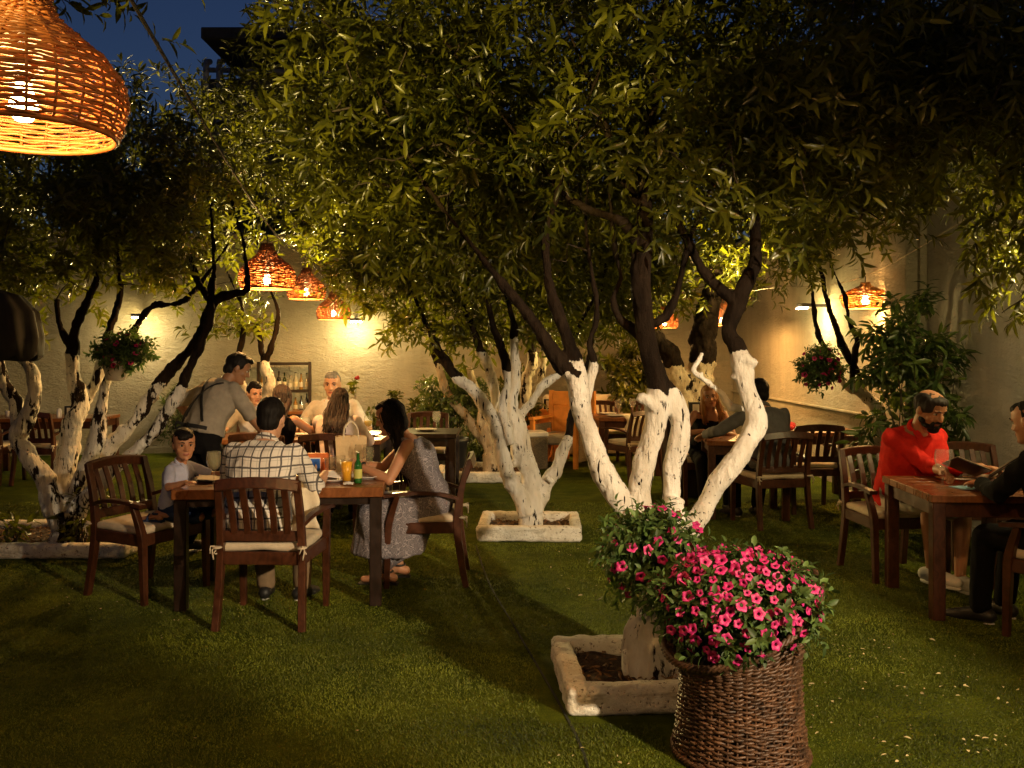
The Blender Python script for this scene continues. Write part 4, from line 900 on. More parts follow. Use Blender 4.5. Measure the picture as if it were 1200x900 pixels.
tree('lime_washed_tree', 'slender limewashed tree standing behind the waiter near the bottle shelf',
     [S((306, 540, 22), (310, 490, 20), (316, 450, 18), (312, 430, 16), (318, 405, 10), (326, 370, 8), z=11.8, white=424), S((304, 500, 14), (286, 455, 13), (276, 430, 11), (284, 395, 9), z=11.8, white=424), S((312, 450, 10), (308, 420, 9), (302, 380, 7), z=11.9, white=424)],
     [(-2.9, 12, 3.45, 2.2, 1.1, 1.75, 230), (-3.3, 11.8, 2.0, .9, .7, .5, 50), (-1.7, 12.0, 2.75, .9, .7, .6, 50), (-3.5, 12.3, 4.95, 1.7, .8, .65, 70)], voxel=.02, knob=.01, nleaf=8, leaf=.13, wide=.038, per=4,
     clip=lambda P: (P[:, 2] > 1.75 + .25 * vnoise(P, 2)) & ((P[:, 2] > 2.85 + .12 * vnoise(P, 3)) | (P[:, 0] < -3.15 + .15 * vnoise(P, 2))))
tree('lime_washed_tree', 'old limewashed tree with a brown base behind the forked tree, beside the black pot',
     [S((576, 560, 30), (574, 520, 26), (566, 480, 20), (556, 455, 14), (550, 430, 12), z=11.4, white=420), S((572, 520, 16), (540, 480, 13), (522, 455, 14), (514, 430, 12), (508, 405, 10), z=11.5, white=424),
      S((578, 525, 18), (612, 480, 16), (618, 450, 17), (622, 425, 16), (625, 390, 12), z=11.4, white=410), S((614, 475, 12), (632, 452, 13), (636, 430, 12), (640, 400, 9), z=11.6, white=410)],
     [(-.4, 11.4, 3.0, 1.9, 1.1, 1.3, 170), (.9, 11.7, 2.6, .9, .8, .7, 50)], bark=TRUNKO, voxel=.02, knob=.016, nleaf=7, leaf=.13, wide=.038, clip=lambda P: P[:, 2] > 1.7 + .25 * vnoise(P, 2))
tree('old_tree', 'thick old tree with two brown trunks limewashed below, behind the blonde woman',
     [S((812, 560, 60), (812, 500, 52), (814, 450, 46), (822, 410, 42), (830, 375, 38), (836, 330, 30), (845, 280, 22), z=12.3, white=424), S((806, 520, 40), (800, 470, 34), (794, 440, 32), (782, 412, 28), (768, 395, 24), (745, 380, 18), (715, 350, 14), z=12.2, white=428)],
     [(2.3, 12.2, 3.4, 2.0, 1.1, 1.4, 180), (.9, 12.0, 3.0, .9, .8, .8, 50)], bark=TRUNKO, voxel=.024, knob=.02, nleaf=7, leaf=.14, wide=.04, clip=lambda P: P[:, 2] > 2.05 + .22 * vnoise(P, 2))
tree('lime_washed_tree', 'leaning limewashed tree by the side wall with a flower pot hung on it',
     [S((1028, 600, 26), (1030, 545, 24), (1032, 505, 22), (1026, 480, 20), (1012, 462, 19), (1003, 448, 18), (998, 425, 13), (985, 400, 12), (975, 372, 10), (968, 345, 8), z=8.9, white=446), S((1012, 465, 14), (990, 450, 13), (978, 425, 12), (962, 400, 10), (955, 370, 8), z=8.9, white=432), S((1000, 430, 10), (1004, 400, 9), (996, 380, 8), (990, 350, 7), z=8.8, white=470)],
     [(3.0, 8.8, 3.4, 1.2, 1.0, 1.0, 130), (2.8, 8.6, 2.7, .45, .5, .3, 18)], voxel=.016, knob=.01, nleaf=8, leaf=.10, wide=.028, per=6, clip=lambda P: (P[:, 0] < 3.8) & ((P[:, 2] > 2.42 + .15 * vnoise(P, 2)) | (P[:, 0] < 3.2)))
tree('leafy_tree', 'tree at the right edge whose drooping leafy boughs hang before the pale wall',
     [np.array([[3.75, 3.9, 0, .11, 99], [3.72, 4.0, 1.0, .10, 99], [3.6, 4.3, 2.0, .08, 99], [3.4, 4.8, 2.8, .05, 99]])],
     [(3.1, 5.3, 3.15, .95, 1.1, .85, 190), (3.15, 5.4, 2.3, .42, .6, .45, 40), (2.9, 6.9, 3.4, .8, .9, .7, 90)], voxel=.02, nleaf=9, leaf=.098, wide=.024, droop=.55, per=6,
     clip=lambda P: (P[:, 0] < 3.85) & (P[:, 2] > 1.75) & ((P[:, 0] / P[:, 1] > .505) | (P[:, 2] > 2.5 + .2 * vnoise(P, 2))))
tree('leafy_tree', 'dark tree overhanging the top left corner behind the big wicker lamp',
     [np.array([[-3.6, 3.4, 0, .1, 99], [-3.55, 3.5, 1.5, .09, 99], [-3.2, 3.7, 2.6, .06, 99], [-2.6, 3.9, 3.2, .035, 99]])],
     [(-2.3, 3.9, 3.35, .75, .6, .42, 46), (-3.2, 4.0, 2.7, .8, .7, .5, 50)], voxel=.02, nleaf=9, leaf=.09, wide=.028, clip=lambda P: (P[:, 0] / P[:, 1] < -.36 + .05 * vnoise(P, 5)) & (P[:, 2] > 2.1))
for (lb, x, y, e) in [('dark tree beyond the garden wall at the far left', -8.2, 17, [(-8., 17, 4.2, 2.3, 1.3, 1.9, 130)]), ('dark tree beyond the back wall in the middle', -.5, 18.5, [(-.5, 18.5, 5.0, 3.4, 1.3, 2.6, 190)]), ('dark tree beyond the back wall towards the right', 5.5, 18.5, [(5.5, 18.5, 5.2, 3.2, 1.3, 2.8, 190)]),
                      ('dark tree beyond the back wall below the flat roofed house', -4.4, 17.5, [(-4.4, 17.5, 4.6, 2.2, 1.2, 2.0, 120)])]:
    tree('background_tree', lb, [np.array([[x, y, 0, .16, 99], [x + .1, y, 2, .13, 99], [x, y, e[0][2], .06, 99]])], e, bark=mat('bark', (.04, .03, .02), .9), voxel=.04, nleaf=7, leaf=.2, wide=.065, per=4, group='trees beyond the garden wall', rad=.4, shlen=.3)

# ------------------------------------------------------------------ shrubs and small plants
q = W(528, 552, 11.7); o = thing('plant_pot', 'big black plastic pot holding a leafy shrub behind the woman in grey', 'plant pot', (q[0], 11.85, 0)); BP = mat('black_plastic', (.018, .02, .022), .45)
mb = MB(); mb.lathe([(.17, 0), (.18, .02), (.215, .40), (.235, .41), (.235, .46), (.22, .46), (.205, .41)], 32, caps=False); mb.build('pot_wall', BP, o); mb = MB(); mb.lathe([(.18, .0), (.205, .40), (.001, .43)], 24); mb.build('soil', SOIL, o)
bush('pot_shrub', 'leafy shrub growing out of the big black pot', 'shrub', (q[0], 11.85, .42), (0.02, 0, .52, .42, .38, .45), 70, leaf=.085, wide=.034, per=4)
bush('shrub', 'yellow green shrub between the black pot and the forked tree', 'shrub', (-.42, 12.5, 0), (0, 0, .5, .3, .3, .5), 40, leaf=.085, wide=.034)
bush('shrub', 'low dark shrub beside the orange lounge chair', 'shrub', (.05, 13.0, 0), (0, .2, .7, .32, .3, .65), 40, leafm=LEAF, leaf=.09, wide=.035)
bush('shrub', 'dark leafy shrub against the back wall between the near trunks', 'shrub', (1.95, 14.4, 0), (0, 0, 1.0, .5, .3, .95), 60, leafm=LEAF, leaf=.14, wide=.05)
bush('broad_leaved_climber', 'big dark broad leaved climbing plant covering the corner of the side wall', 'climbing plant', (3.50, 7.8, 0), (-.02, 0, 1.15, .42, .5, 1.05), 85, leafm=LEAFF, leaf=.125, wide=.040, nleaf=8, per=4, shlen=.16, droop=.5, clip=lambda P: P[:, 0] < 3.86)
bush('fern', 'feathery green plant at the foot of the back wall behind the boy', 'fern', (-5.15, 13.8, 0), (0, 0, .55, .26, .15, .5), 26, leaf=.12, wide=.022, up=1., droop=.0)
bush('creeper', 'low creeper along the foot of the back wall behind the woman in grey', 'creeper', (-1.75, 14.3, 0), (0, 0, .5, .75, .2, .4), 34, leafm=LEAF, leaf=.1, wide=.05)
bush('seedling', 'small leafy seedling in the left tree bed', 'seedling', (-3.42, 7.12, .05), (0, 0, .22, .07, .06, .2), 8, leafm=LEAF, leaf=.12, wide=.04, per=2, nleaf=5)
bush('seedling', 'tuft of low leaves at the left end of the left tree bed', 'seedling', (-4.0, 7.1, .05), (0, 0, .1, .12, .08, .1), 8, leafm=LEAF, leaf=.1, wide=.04, per=2, nleaf=5)
FLW = mat('petal_pink', (.44, .008, .11), .55, .4, 30, col2=(.60, .025, .21)); FLT = mat('petal_throat', (.12, .004, .02), .6); RED = mat('petal_red', (.25, .008, .008), .6)
def flower_mesh(name, mp, r=.031):
    n = 20; a = np.arange(n) * 2 * math.pi / n; lob = 1 + .10 * np.cos(a * 5); R = []
    for k, (q, z) in enumerate(((.1, -.9), (.16, -.5), (.3, -.18), (.52, -.02), (.82, .05), (1., -.02))):
        l = lob ** (k / 4); R.append(np.stack([q * r * l * np.cos(a), q * r * l * np.sin(a), z * r + .10 * r * q ** 3 * np.sin(a * 5 + 1.2) + 0 * a], 1))
    mb = MB(); mb.rings(np.array(R[:3]), 1, True, False); R2 = np.array(R[2:]); mb.rings(R2, 0, True, False)
    me = mb.mesh(name); me.materials.append(mp); me.materials.append(FLT); return me
FM = [flower_mesh('flower', FLW, .0245), flower_mesh('flower', FLW, .0205), flower_mesh('flower', FLW, .0165)]
def flowers(root, ell, n, s=1., front=0., up=.4, sep=.8, mass=0, keep=None):
    c = np.array(ell[:3]); R = np.array(ell[3:]); got = []
    loc = np.array(root.location)
    mm = MB()
    for _ in range((n + mass) * 60):
        if len(got) >= n + mass: break
        d = nrm(rng.normal(0, 1, 3) + np.array([0, -front, up])); p = c + d * R * rng.uniform(1.06, 1.2)
        if keep is not None and not keep(p): continue
        if any(np.linalg.norm(p - g) < .045 * s * sep for g in got): continue
        got.append(p)
        if len(got) > n:                                  # the rest of the blooms as one part
            me = FM[2]; v = np.array([q.co[:] for q in me.vertices]); M_ = np.array(Vector(nrm(d + rng.normal(0, .3, 3))).to_track_quat('Z', 'Y').to_matrix()); fs = np.array([q.vertices[:] for q in me.polygons]); mi = np.array([q.material_index for q in me.polygons])
            k0 = mm.n; mm.add(v @ M_.T * s + p, [fs[mi == 0]], 0); mm.n = k0; vv = mm.v.pop(); mm.n = k0; mm.f.append(fs[mi == 1] + k0); mm.m.append(np.full(int((mi == 1).sum()), 1)); mm.s.append(np.full(int((mi == 1).sum()), True)); mm.v.append(vv); mm.n = k0 + len(vv); continue
        o = bpy.data.objects.new('flower', FM[int(rng.integers(0, 3))]); COL.objects.link(o); o.parent = root; o.location = p
        dirv = nrm(d * .7 + rng.normal(0, .3, 3) + np.array([0, -.45, .25])); o.rotation_euler = Vector(dirv).to_track_quat('Z', 'Y').to_euler(); k = s * rng.uniform(.85, 1.15); o.scale = (k, k, k)
    if mm.n: q = mm.build('smaller_blooms', [FLW, FLT], root); q['kind'] = 'stuff'
# --- the wicker basket
BAS = mat('dark_wicker', (.045, .020, .010), .5, .5, 16, .4, 70, col2=(.13, .062, .030), spec=.5)
bc = np.array([.91, 3.58, 0]); bk = thing('wicker_basket', 'tall dark wicker basket planter standing in the right foreground', 'basket', tuple(bc))
tl = lambda P: np.clip(P[:, 2] / .56, 0, 1) ** 2.2 * (.46 * P[:, 0] + .26 * P[:, 1])
pr = spline(np.array([(.262, .012, 0), (.252, .06, 0), (.235, .2, 0), (.232, .36, 0), (.252, .46, 0), (.272, .52, 0), (.300, .56, 0)]), .02)[:, :2]
mb = MB(); weave(mb, pr, 44, .0105, .0058, .006, 0, 4, tl, .005); ribs(mb, pr, 44, .0045, 0, tl); mb.build('woven_side', BAS, bk)
mb = MB(); th = np.linspace(0, 2 * math.pi, 90)[:-1]
for k in range(3):
    ph = k * 2.1; P = np.stack([(.306 + .009 * np.cos(th * 30 + ph)) * np.cos(th), (.306 + .009 * np.cos(th * 30 + ph)) * np.sin(th), .565 + .010 * np.sin(th * 30 + ph)], 1); P[:, 2] += tl(P); mb.tube(P, .008, 6, 0, True)
mb.build('braided_rim', BAS, bk)
mb = MB()
for k in range(3):
    ph = k * 2.1; P = np.stack([(.264 + .008 * np.cos(th * 30 + ph)) * np.cos(th), (.264 + .008 * np.cos(th * 30 + ph)) * np.sin(th), .016 + .008 * np.sin(th * 30 + ph)], 1); mb.tube(P, .007, 6, 0, True)
mb.build('braided_foot', BAS, bk)
mb = MB(); mb.lathe([(.22, .01), (.215, .2), (.225, .43), (.001, .46)], 40); mb.build('dark_liner', mat('liner', (.008, .006, .005), .95), bk)
PL = leafmat('petunia_leaf', (.03, .055, .012), (.075, .13, .03), .25, .55)
pt = bush('petunia', 'big mound of pink petunias overflowing the tall wicker basket', 'flowers', (.90, 3.55, .55), (-.01, -.03, .06, .275, .275, .165), 240, leafm=PL, leaf=.042, wide=.020, nleaf=9, per=4, shlen=.07, droop=.15, low=False, clip=lambda P: P[:, 2] > .50 + .43 * (P[:, 0] - .91) + .24 * (P[:, 1] - 3.58))
flowers(pt, (-.01, -.03, .06, .275, .275, .19), 99, 1.0, .9, .72, mass=70, keep=lambda q: q[2] + .55 > .555 + .43 * (q[0] - .01) + .24 * (q[1] - .03))
# --- pots hung on trunks
def hanging(loc, label, plabel, s=1., nf=30, ell=(0, -.02, .13, .16, .15, .13), face=(0, -1), col=(.74, .68, .6)):
    o = thing('wall_pot', plabel, 'flower pot', loc, yaw_of((-face[0], -face[1])), 'half pots hung on the tree trunks'); m = mat('pot_clay', col, .7, .15, 8, .3, 40)
    mb = MB(); mb.lathe([(.05, 0), (.07, .01), (.105, .13), (.115, .135), (.115, .155), (.10, .155), (.06, .03)], 24); mb.build('pot_wall', m, o); mb = MB(); mb.tube([(0, .10, .12), (0, .19, .13)], .012, 6); mb.tube([(0, .10, .04), (0, .17, .03)], .01, 6); mb.build('bracket', m, o)
    f = bush('petunia', label, 'flowers', (loc[0], loc[1], loc[2] + .08), ell, int(70 * s), leafm=PL, leaf=.042, wide=.02, nleaf=8, per=4, shlen=.08, droop=.35, low=False)
    flowers(f, (ell[0], ell[1], ell[2], ell[3] * 1.08, ell[4] * 1.08, ell[5] * 1.02), nf, 1.05, .6, .1)
hanging(tuple(np.array([.63, 4.04, .45])), 'pink petunias hung on the near trunk, left behind the basket mound', 'white half pot almost hidden under flowers on the near trunk', 1.6, 52, (0, -.02, .17, .19, .16, .18))
q = W(136, 446, 7.0); hanging(tuple(q), 'pink petunias in the white pot hung on the left tree', 'white half pot hung on the flaking left tree', 1, 20, (.06, -.03, .15, .17, .13, .12))
q = W(964, 446, 8.55); hanging(tuple(q), 'pink petunias in the pot hung on the leaning tree by the side wall', 'brown half pot hung on the leaning tree by the side wall', 1.2, 26, (-.04, -.03, .04, .18, .15, .18), col=(.2, .12, .07))
o = bush('rose_bush', 'thin rose with one red bloom before the back wall beside the man in white', 'rose', (-2.35, 13.6, 0), (0, 0, .6, .16, .12, .55), 14, leafm=LEAF, leaf=.09, wide=.05, per=2, nleaf=5)
mb = MB(); mb.ell((0, 0, 1.2), (.04, .04, .03), 10, 8); mb.ell((.012, -.015, 1.215), (.025, .025, .025), 10, 8); mb.build('bloom', RED, o)
# ------------------------------------------------------------------ people
def skinmat(name, col):
    m, nt, b, out = node_mat(name); v = coord_(nt); f = noise_(nt, v, 14, 4)
    nt.links.new(ramp_(nt, f, [(.3, tuple(c * .85 for c in col)), (.7, col)]), b.inputs['Base Color']); b.inputs['Roughness'].default_value = .5
    b.inputs['Subsurface Weight'].default_value = .12; b.inputs['Subsurface Radius'].default_value = (.02, .008, .004); b.inputs['Subsurface Scale'].default_value = .5
    bump_(nt, b, noise_(nt, v, 160, 2), .08, .002); return m
SK1 = skinmat('skin_tan', (.46, .22, .12)); SK2 = skinmat('skin_light', (.58, .32, .20)); SK3 = skinmat('skin_brown', (.30, .145, .075))
HAIRK = mat('black_hair', (.010, .008, .007), .58, .4, 30, .6, 90, .006, stretch=(1, 1, .15), spec=.12); HAIRB = mat('brown_hair', (.022, .007, .003), .7, .5, 30, .6, 90, .006, stretch=(1, 1, .15))
HAIRL = mat('blond_hair', (.32, .15, .045), .55, .45, 30, .6, 90, .006, stretch=(1, 1, .15), spec=.12); HAIRG = mat('grey_hair', (.20, .19, .18), .6, .3, 40, .6, 90, .006); STUB = mat('cropped_hair', (.014, .009, .007), .7, .3, 60)
EYEW = mat('eye_white', (.7, .66, .6), .2, .03); IRIS = mat('iris', (.02, .012, .008), .1, .1); LIP = mat('lips', (.30, .09, .06), .45, .1)
def fabric(name, col, bump=.35, var=.14): return mat(name, col, .9, var, 18, bump, 240, .003, spec=.12)
def plaid():
    m, nt, b, out = node_mat('plaid_shirt'); v = coord_(nt); sp = nt.nodes.new('ShaderNodeSeparateXYZ'); nz = N_(nt, 'VectorMath', operation='ADD'); nt.links.new(v, nz.inputs[0])
    w = N_(nt, 'TexNoise', Scale=5.); nt.links.new(v, w.inputs['Vector']); sc2 = N_(nt, 'VectorMath', operation='SCALE'); sc2.inputs['Scale'].default_value = .045; nt.links.new(w.outputs['Color'], sc2.inputs[0]); nt.links.new(sc2.outputs[0], nz.inputs[1])
    nt.links.new(nz.outputs[0], sp.inputs[0]); ks = []
    for ax, per in ((0, .052), (2, .058)):
        fr = math_(nt, 'FRACT', math_(nt, 'MULTIPLY', math_(nt, 'ADD', sp.outputs[ax], 10.), 1 / per)); ks.append(math_(nt, 'LESS_THAN', math_(nt, 'ABSOLUTE', math_(nt, 'SUBTRACT', fr, .5)), .085))
        ks.append(math_(nt, 'MULTIPLY', math_(nt, 'LESS_THAN', math_(nt, 'ABSOLUTE', math_(nt, 'SUBTRACT', fr, .18)), .03), .4))
    k = math_(nt, 'MAXIMUM', math_(nt, 'MAXIMUM', ks[0], ks[1]), math_(nt, 'MAXIMUM', ks[2], ks[3]))
    nt.links.new(mix_(nt, math_(nt, 'MULTIPLY', k, .9), (.68, .63, .58), (.035, .03, .035)), b.inputs['Base Color']); b.inputs['Roughness'].default_value = .9; bump_(nt, b, noise_(nt, v, 200, 2), .3, .002); return m
def patterned():
    m, nt, b, out = node_mat('patterned_dress'); v = coord_(nt); vo = N_(nt, 'TexVoronoi', Scale=34., feature='DISTANCE_TO_EDGE'); w = N_(nt, 'TexNoise', Scale=12.)
    nt.links.new(v, w.inputs['Vector']); ad = N_(nt, 'MixRGB'); ad.inputs[0].default_value = .12; nt.links.new(v, ad.inputs[1]); nt.links.new(w.outputs['Color'], ad.inputs[2]); nt.links.new(ad.outputs[0], vo.inputs['Vector'])
    nt.links.new(ramp_(nt, vo.outputs['Distance'], [(.02, (.34, .30, .33)), (.09, (.10, .09, .11)), (.25, (.18, .16, .18))]), b.inputs['Base Color']); b.inputs['Roughness'].default_value = .9; bump_(nt, b, noise_(nt, v, 120, 3), .35, .003); return m
def RX(a): return np.array([[1, 0, 0], [0, math.cos(a), -math.sin(a)], [0, math.sin(a), math.cos(a)]])
def RZ(a): return np.array([[math.cos(a), -math.sin(a), 0], [math.sin(a), math.cos(a), 0], [0, 0, 1]])
def RY(a): return np.array([[math.cos(a), 0, math.sin(a)], [0, 1, 0], [-math.sin(a), 0, math.cos(a)]])
def ik(a, t, l1, l2, pole):
    a = np.asarray(a, float); t = np.asarray(t, float); d = t - a; L = np.linalg.norm(d); mx = (l1 + l2) * .995
    if L > mx: t = a + d / L * mx; d = t - a; L = mx
    L = max(L, abs(l1 - l2) + .02); u = d / np.linalg.norm(d); k = (l1 * l1 - l2 * l2 + L * L) / (2 * L); h = math.sqrt(max(0, l1 * l1 - k * k))
    p = np.asarray(pole, float); p = p - u * np.dot(p, u); p = nrm(p); return a + u * k + p * h, t
HEADP = [(-.118, .018, .020, .060), (-.110, .036, .036, .052), (-.095, .047, .052, .040), (-.070, .056, .070, .022), (-.045, .064, .082, .010), (-.01, .070, .090, .004), (.03, .075, .096, 0.), (.062, .074, .096, -.003), (.088, .062, .084, -.005), (.106, .040, .058, -.005), (.114, .016, .024, -.004)]
def ellring(c, X, Yv, rx, ry, n=24, sq=1.0):
    a = np.arange(n) * 2 * math.pi / n; ca, sa = np.cos(a), np.sin(a)
    if sq != 1: ca = np.sign(ca) * np.abs(ca) ** sq; sa = np.sign(sa) * np.abs(sa) ** sq
    return np.asarray(c) + np.outer(ca * rx, X) + np.outer(sa * ry, Yv)
MALE = [(-.10, .11, .095), (-.05, .155, .115), (.03, .165, .118), (.12, .155, .108), (.20, .150, .106), (.30, .168, .118), (.38, .178, .120), (.43, .172, .105), (.465, .135, .085), (.49, .085, .066), (.51, .058, .058)]
FEM = [(-.10, .115, .10), (-.05, .165, .12), (.03, .172, .12), (.12, .148, .104), (.20, .130, .096), (.29, .142, .118), (.35, .152, .124), (.42, .150, .095), (.455, .115, .075), (.485, .072, .058), (.505, .050, .050)]
def hand(mb, w, d, n, side, s=1., curl=.5, spread=1., grip=0.):
    """palm, four fingers with two bends and a thumb; n = palm normal, side = +1/-1 thumb side along cross(d, n)"""
    d = nrm(d); n = nrm(np.asarray(n) - d * np.dot(n, d)); l = np.cross(d, n) * side
    K = [w + d * .082 * s * (1 - .06 * abs(k - .4)) - l * (k - 1.5) * .0205 * s * spread for k in range(4)]
    for k in range(4): mb.cap(w + d * .012 * s - l * (k - 1.5) * .011 * s, K[k], .0135 * s, .0105 * s, 8)
    for k, ln in enumerate((.068, .077, .071, .055)):
        p = K[k]; a = curl * (1 + .12 * k)
        for j, (fr, r0, r1) in enumerate(((.45, .0098, .0088), (.32, .0088, .0080), (.23, .0080, .0068))):
            ang = a * (.55, 1.35, 1.9)[j]; q = p + (d * math.cos(ang) + n * math.sin(ang)) * ln * fr * s; mb.cap(p, q, r0 * s, r1 * s, 8); p = q
    t0 = w + d * .022 * s + l * .022 * s; t1 = t0 + nrm(d * .62 + l * .75 + n * (.25 + grip)) * .042 * s; t2 = t1 + nrm(d * .95 + l * .25 + n * (.35 + grip)) * .034 * s; t3 = t2 + nrm(d * .95 - l * .1 + n * (.4 + grip)) * .024 * s
    mb.cap(t0, t1, .0145 * s, .0115 * s, 8); mb.cap(t1, t2, .0112 * s, .0098 * s, 8); mb.cap(t2, t3, .0098 * s, .0078 * s, 8)

def person(label, x, y, f, pz, s=1., fem=False, lean=.1, curl=.1, side=0., twist=0., head=(0, 0, 0), hands=None, palms=None, curls=(.5, .5), poles=None, knees=None, feet=None, footdir=None,
           skin=SK1, hs=1., vox=.006, shirt=None, sleeve=1., hem=-.06, neck=.488, bottom=None, blen=1., shoes=None, hair=None, hairm=HAIRK, face=True, wide=1., group=None, beard=None, loose=1., extra=None, sandal=None, tilt=0.):
    yaw = yaw_of(f); root = thing('person', label, 'person', (x, y, 0), yaw, group); Ri = RZ(-yaw)
    def loc(p): return Ri @ (np.asarray(p, float) - np.array([x, y, 0]))
    prof = FEM if fem else MALE
    # --- spine
    def spine(t):
        t_ = t * s; k = np.clip(t / .5, -.3, 1.2); a = lean + curl * k; n = 12; p = np.array([0, 0, pz], float); ts = np.linspace(0, t, n + 1)
        for i in range(n):
            kk = np.clip((ts[i] + ts[i + 1]) / 1.0, -.3, 1.1); aa = lean + curl * kk; p = p + np.array([math.sin(side) * math.cos(aa), math.sin(aa), math.cos(aa)]) * (ts[i + 1] - ts[i]) * s
        R = RZ(twist * np.clip(t / .45, 0, 1)) @ RY(side) @ RX(-a); return p, R
    def torso(t0, t1, off, n=13, wx=1.):
        R_ = []; pf = np.array(prof)
        for t in np.linspace(t0, t1, n):
            p, R = spine(t); rx = np.interp(t, pf[:, 0], pf[:, 1]) * s * wide + off * wx; ry = np.interp(t, pf[:, 0], pf[:, 2]) * s * (.5 + .5 * wide) + off; R_.append(ellring(p, R[:, 0], R[:, 1], rx, ry, 28, .85))
        return np.array(R_)
    nb, RU = spine(.50); sw = (.160 if fem else .178) * s * (.6 + .4 * wide); sp_, _ = spine(.435)
    SH = {k: sp_ + RU @ np.array([k * sw, -.01 * s, 0]) for k in (-1, 1)}           # +1 = right hand side (local +X)
    HR = RZ(head[0]) @ RX(-head[1]) @ RY(head[2]); hc = nb + RU @ np.array([0, .012, .055]) * s + HR @ np.array([0, .012, .108]) * s * hs
    ha, la = .29 * s, .255 * s; EL, WR = {}, {}
    for i, k in enumerate((-1, 1)):
        tg = loc(hands[i]) if hands is not None and hands[i] is not None else SH[k] + np.array([k * .04, .12, -.45]) * s
        pl = poles[i] if poles is not None and poles[i] is not None else (k * .6, -.35, -.8)
        EL[k], WR[k] = ik(SH[k], tg, ha, la, pl)
    HP = {k: np.array([k * .092 * s, .0, pz - .03 * s]) for k in (-1, 1)}; KN, AN = {}, {}
    for i, k in enumerate((-1, 1)):
        ft = loc(feet[i]) if feet is not None else np.array([k * .12, .47 * s, .085 * s])
        if knees is not None: KN[k] = loc(knees[i]); AN[k] = ft
        else: KN[k], AN[k] = ik(HP[k], ft, .43 * s, .42 * s, (k * .15, 1, .6))
    FD = {k: nrm(loc(np.array([x, y, 0]) + np.array([*footdir[i], 0]))) if footdir is not None else nrm(np.array([k * .2, 1, -.12])) for i, k in enumerate((-1, 1))}
    # --- one body
    b = MB(); b.rings(torso(-.10, .505, 0))
    b.cap(nb - RU @ np.array([0, 0, .03]) * s, hc + HR @ np.array([0, -.022, -.06]) * s * hs, .057 * s, .052 * s * (.6 + .4 * hs), 16)
    sh = s * hs; b.rings(np.array([ellring(hc + HR @ np.array([0, yo, z]) * sh, HR[:, 0], HR[:, 1], rx * sh, ry * sh, 28, .92) for z, rx, ry, yo in ([(zz * (.88 if zz < 0 else 1), r1 * 1.07, r2, y_) for zz, r1, r2, y_ in HEADP] if hs > 1.3 else HEADP)]))
    hp = lambda *q: hc + HR @ np.array(q) * sh
    b.cap(hp(0, .086, .018), hp(0, .108, -.026), .009 * sh, .0125 * sh, 10)
    for k in (-1, 1):
        b.ell(hp(k * .012, .098, -.030), np.array([.009, .010, .007]) * sh, 10, 8, HR); b.ell(hp(k * .076, -.006, -.004), np.array([.010, .020, .032]) * sh, 12, 8, HR); b.ell(hp(k * .033, .083, .026), np.array([.022, .012, .008]) * sh, 10, 8, HR); b.ell(hp(k * .045, .060, -.03), np.array([.022, .022, .02]) * sh, 10, 8, HR)
    b.ell(hp(0, .092, -.060), np.array([.024, .012, .009]) * sh, 12, 8, HR); b.ell(hp(0, .088, -.098), np.array([.018, .014, .014]) * sh, 10, 8, HR)
    for i, k in enumerate((-1, 1)):
        w0 = .88 if fem else 1.
        b.ell(SH[k] - RU @ np.array([k * .012, 0, .005]) * s, np.array([.056, .056, .056]) * s * w0, 14, 10); b.cap(SH[k], EL[k], .050 * s * w0 * (.5 + .5 * wide), .041 * s * w0, 14); m = EL[k] * .72 + WR[k] * .28; b.cap(EL[k], m, .040 * s * w0, .042 * s * w0, 14); b.cap(m, WR[k], .041 * s * w0, .027 * s * w0, 14)
        fd = nrm(WR[k] - EL[k]); pn = (palms[i] if palms is not None and palms[i] is not None else np.array([0, .3, -1.])); d2 = nrm(fd + np.array([0, 0, -.12])); hand(b, WR[k], d2, pn, -k, s * (.92 if fem else 1.) * (.95 if hs > 1.1 else 1), curls[i])
        b.cap(HP[k], KN[k], .083 * s * (.5 + .5 * wide), .055 * s, 16); b.ell(KN[k], np.array([.056, .056, .056]) * s, 12, 8); m = KN[k] * .7 + AN[k] * .3; u = nrm(AN[k] - KN[k]); b.cap(KN[k], m, .052 * s, .054 * s, 14); b.cap(m, AN[k], .054 * s, .034 * s, 14)
        b.cap(AN[k] + [0, 0, -.03 * s], AN[k] - FD[k] * .045 * s + [0, 0, -.045 * s], .034 * s, .034 * s, 10); b.cap(AN[k] + [0, 0, -.02 * s], AN[k] + FD[k] * .12 * s + [0, 0, -.055 * s], .034 * s, .028 * s, 10); b.cap(AN[k] + FD[k] * .11 * s + [0, 0, -.056 * s], AN[k] + FD[k] * .17 * s + [0, 0, -.06 * s], .030 * s, .022 * s, 10)
    V, N, Q = remesh(b, vox, 2, .5)
    Lc = (V - hc) @ HR / sh
    for k in (-1, 1):
        g = np.exp(-(((Lc[:, 0] - k * .032) / .016) ** 2 + ((Lc[:, 1] - .09) / .03) ** 2 + ((Lc[:, 2] - .006) / .010) ** 2)); V -= np.outer(g * .010 * sh, HR[:, 1])
    g = np.exp(-((Lc[:, 0] / .03) ** 2 + ((Lc[:, 1] - .1) / .03) ** 2 + ((Lc[:, 2] + .060) / .0035) ** 2)); V -= np.outer(g * .004 * sh, HR[:, 1])
    fb = MB(); cen = Lc[Q].mean(1); lip = (np.abs(cen[:, 0]) < .023) & (np.abs(cen[:, 2] + .061) < .0075) & (cen[:, 1] > .085); fb.add(V, [Q[~lip]], 0); fb.add(np.zeros((0, 3)), [])
    fb.f.append(Q[lip]); fb.m.append(np.full(int(lip.sum()), 1)); fb.s.append(np.full(int(lip.sum()), True))
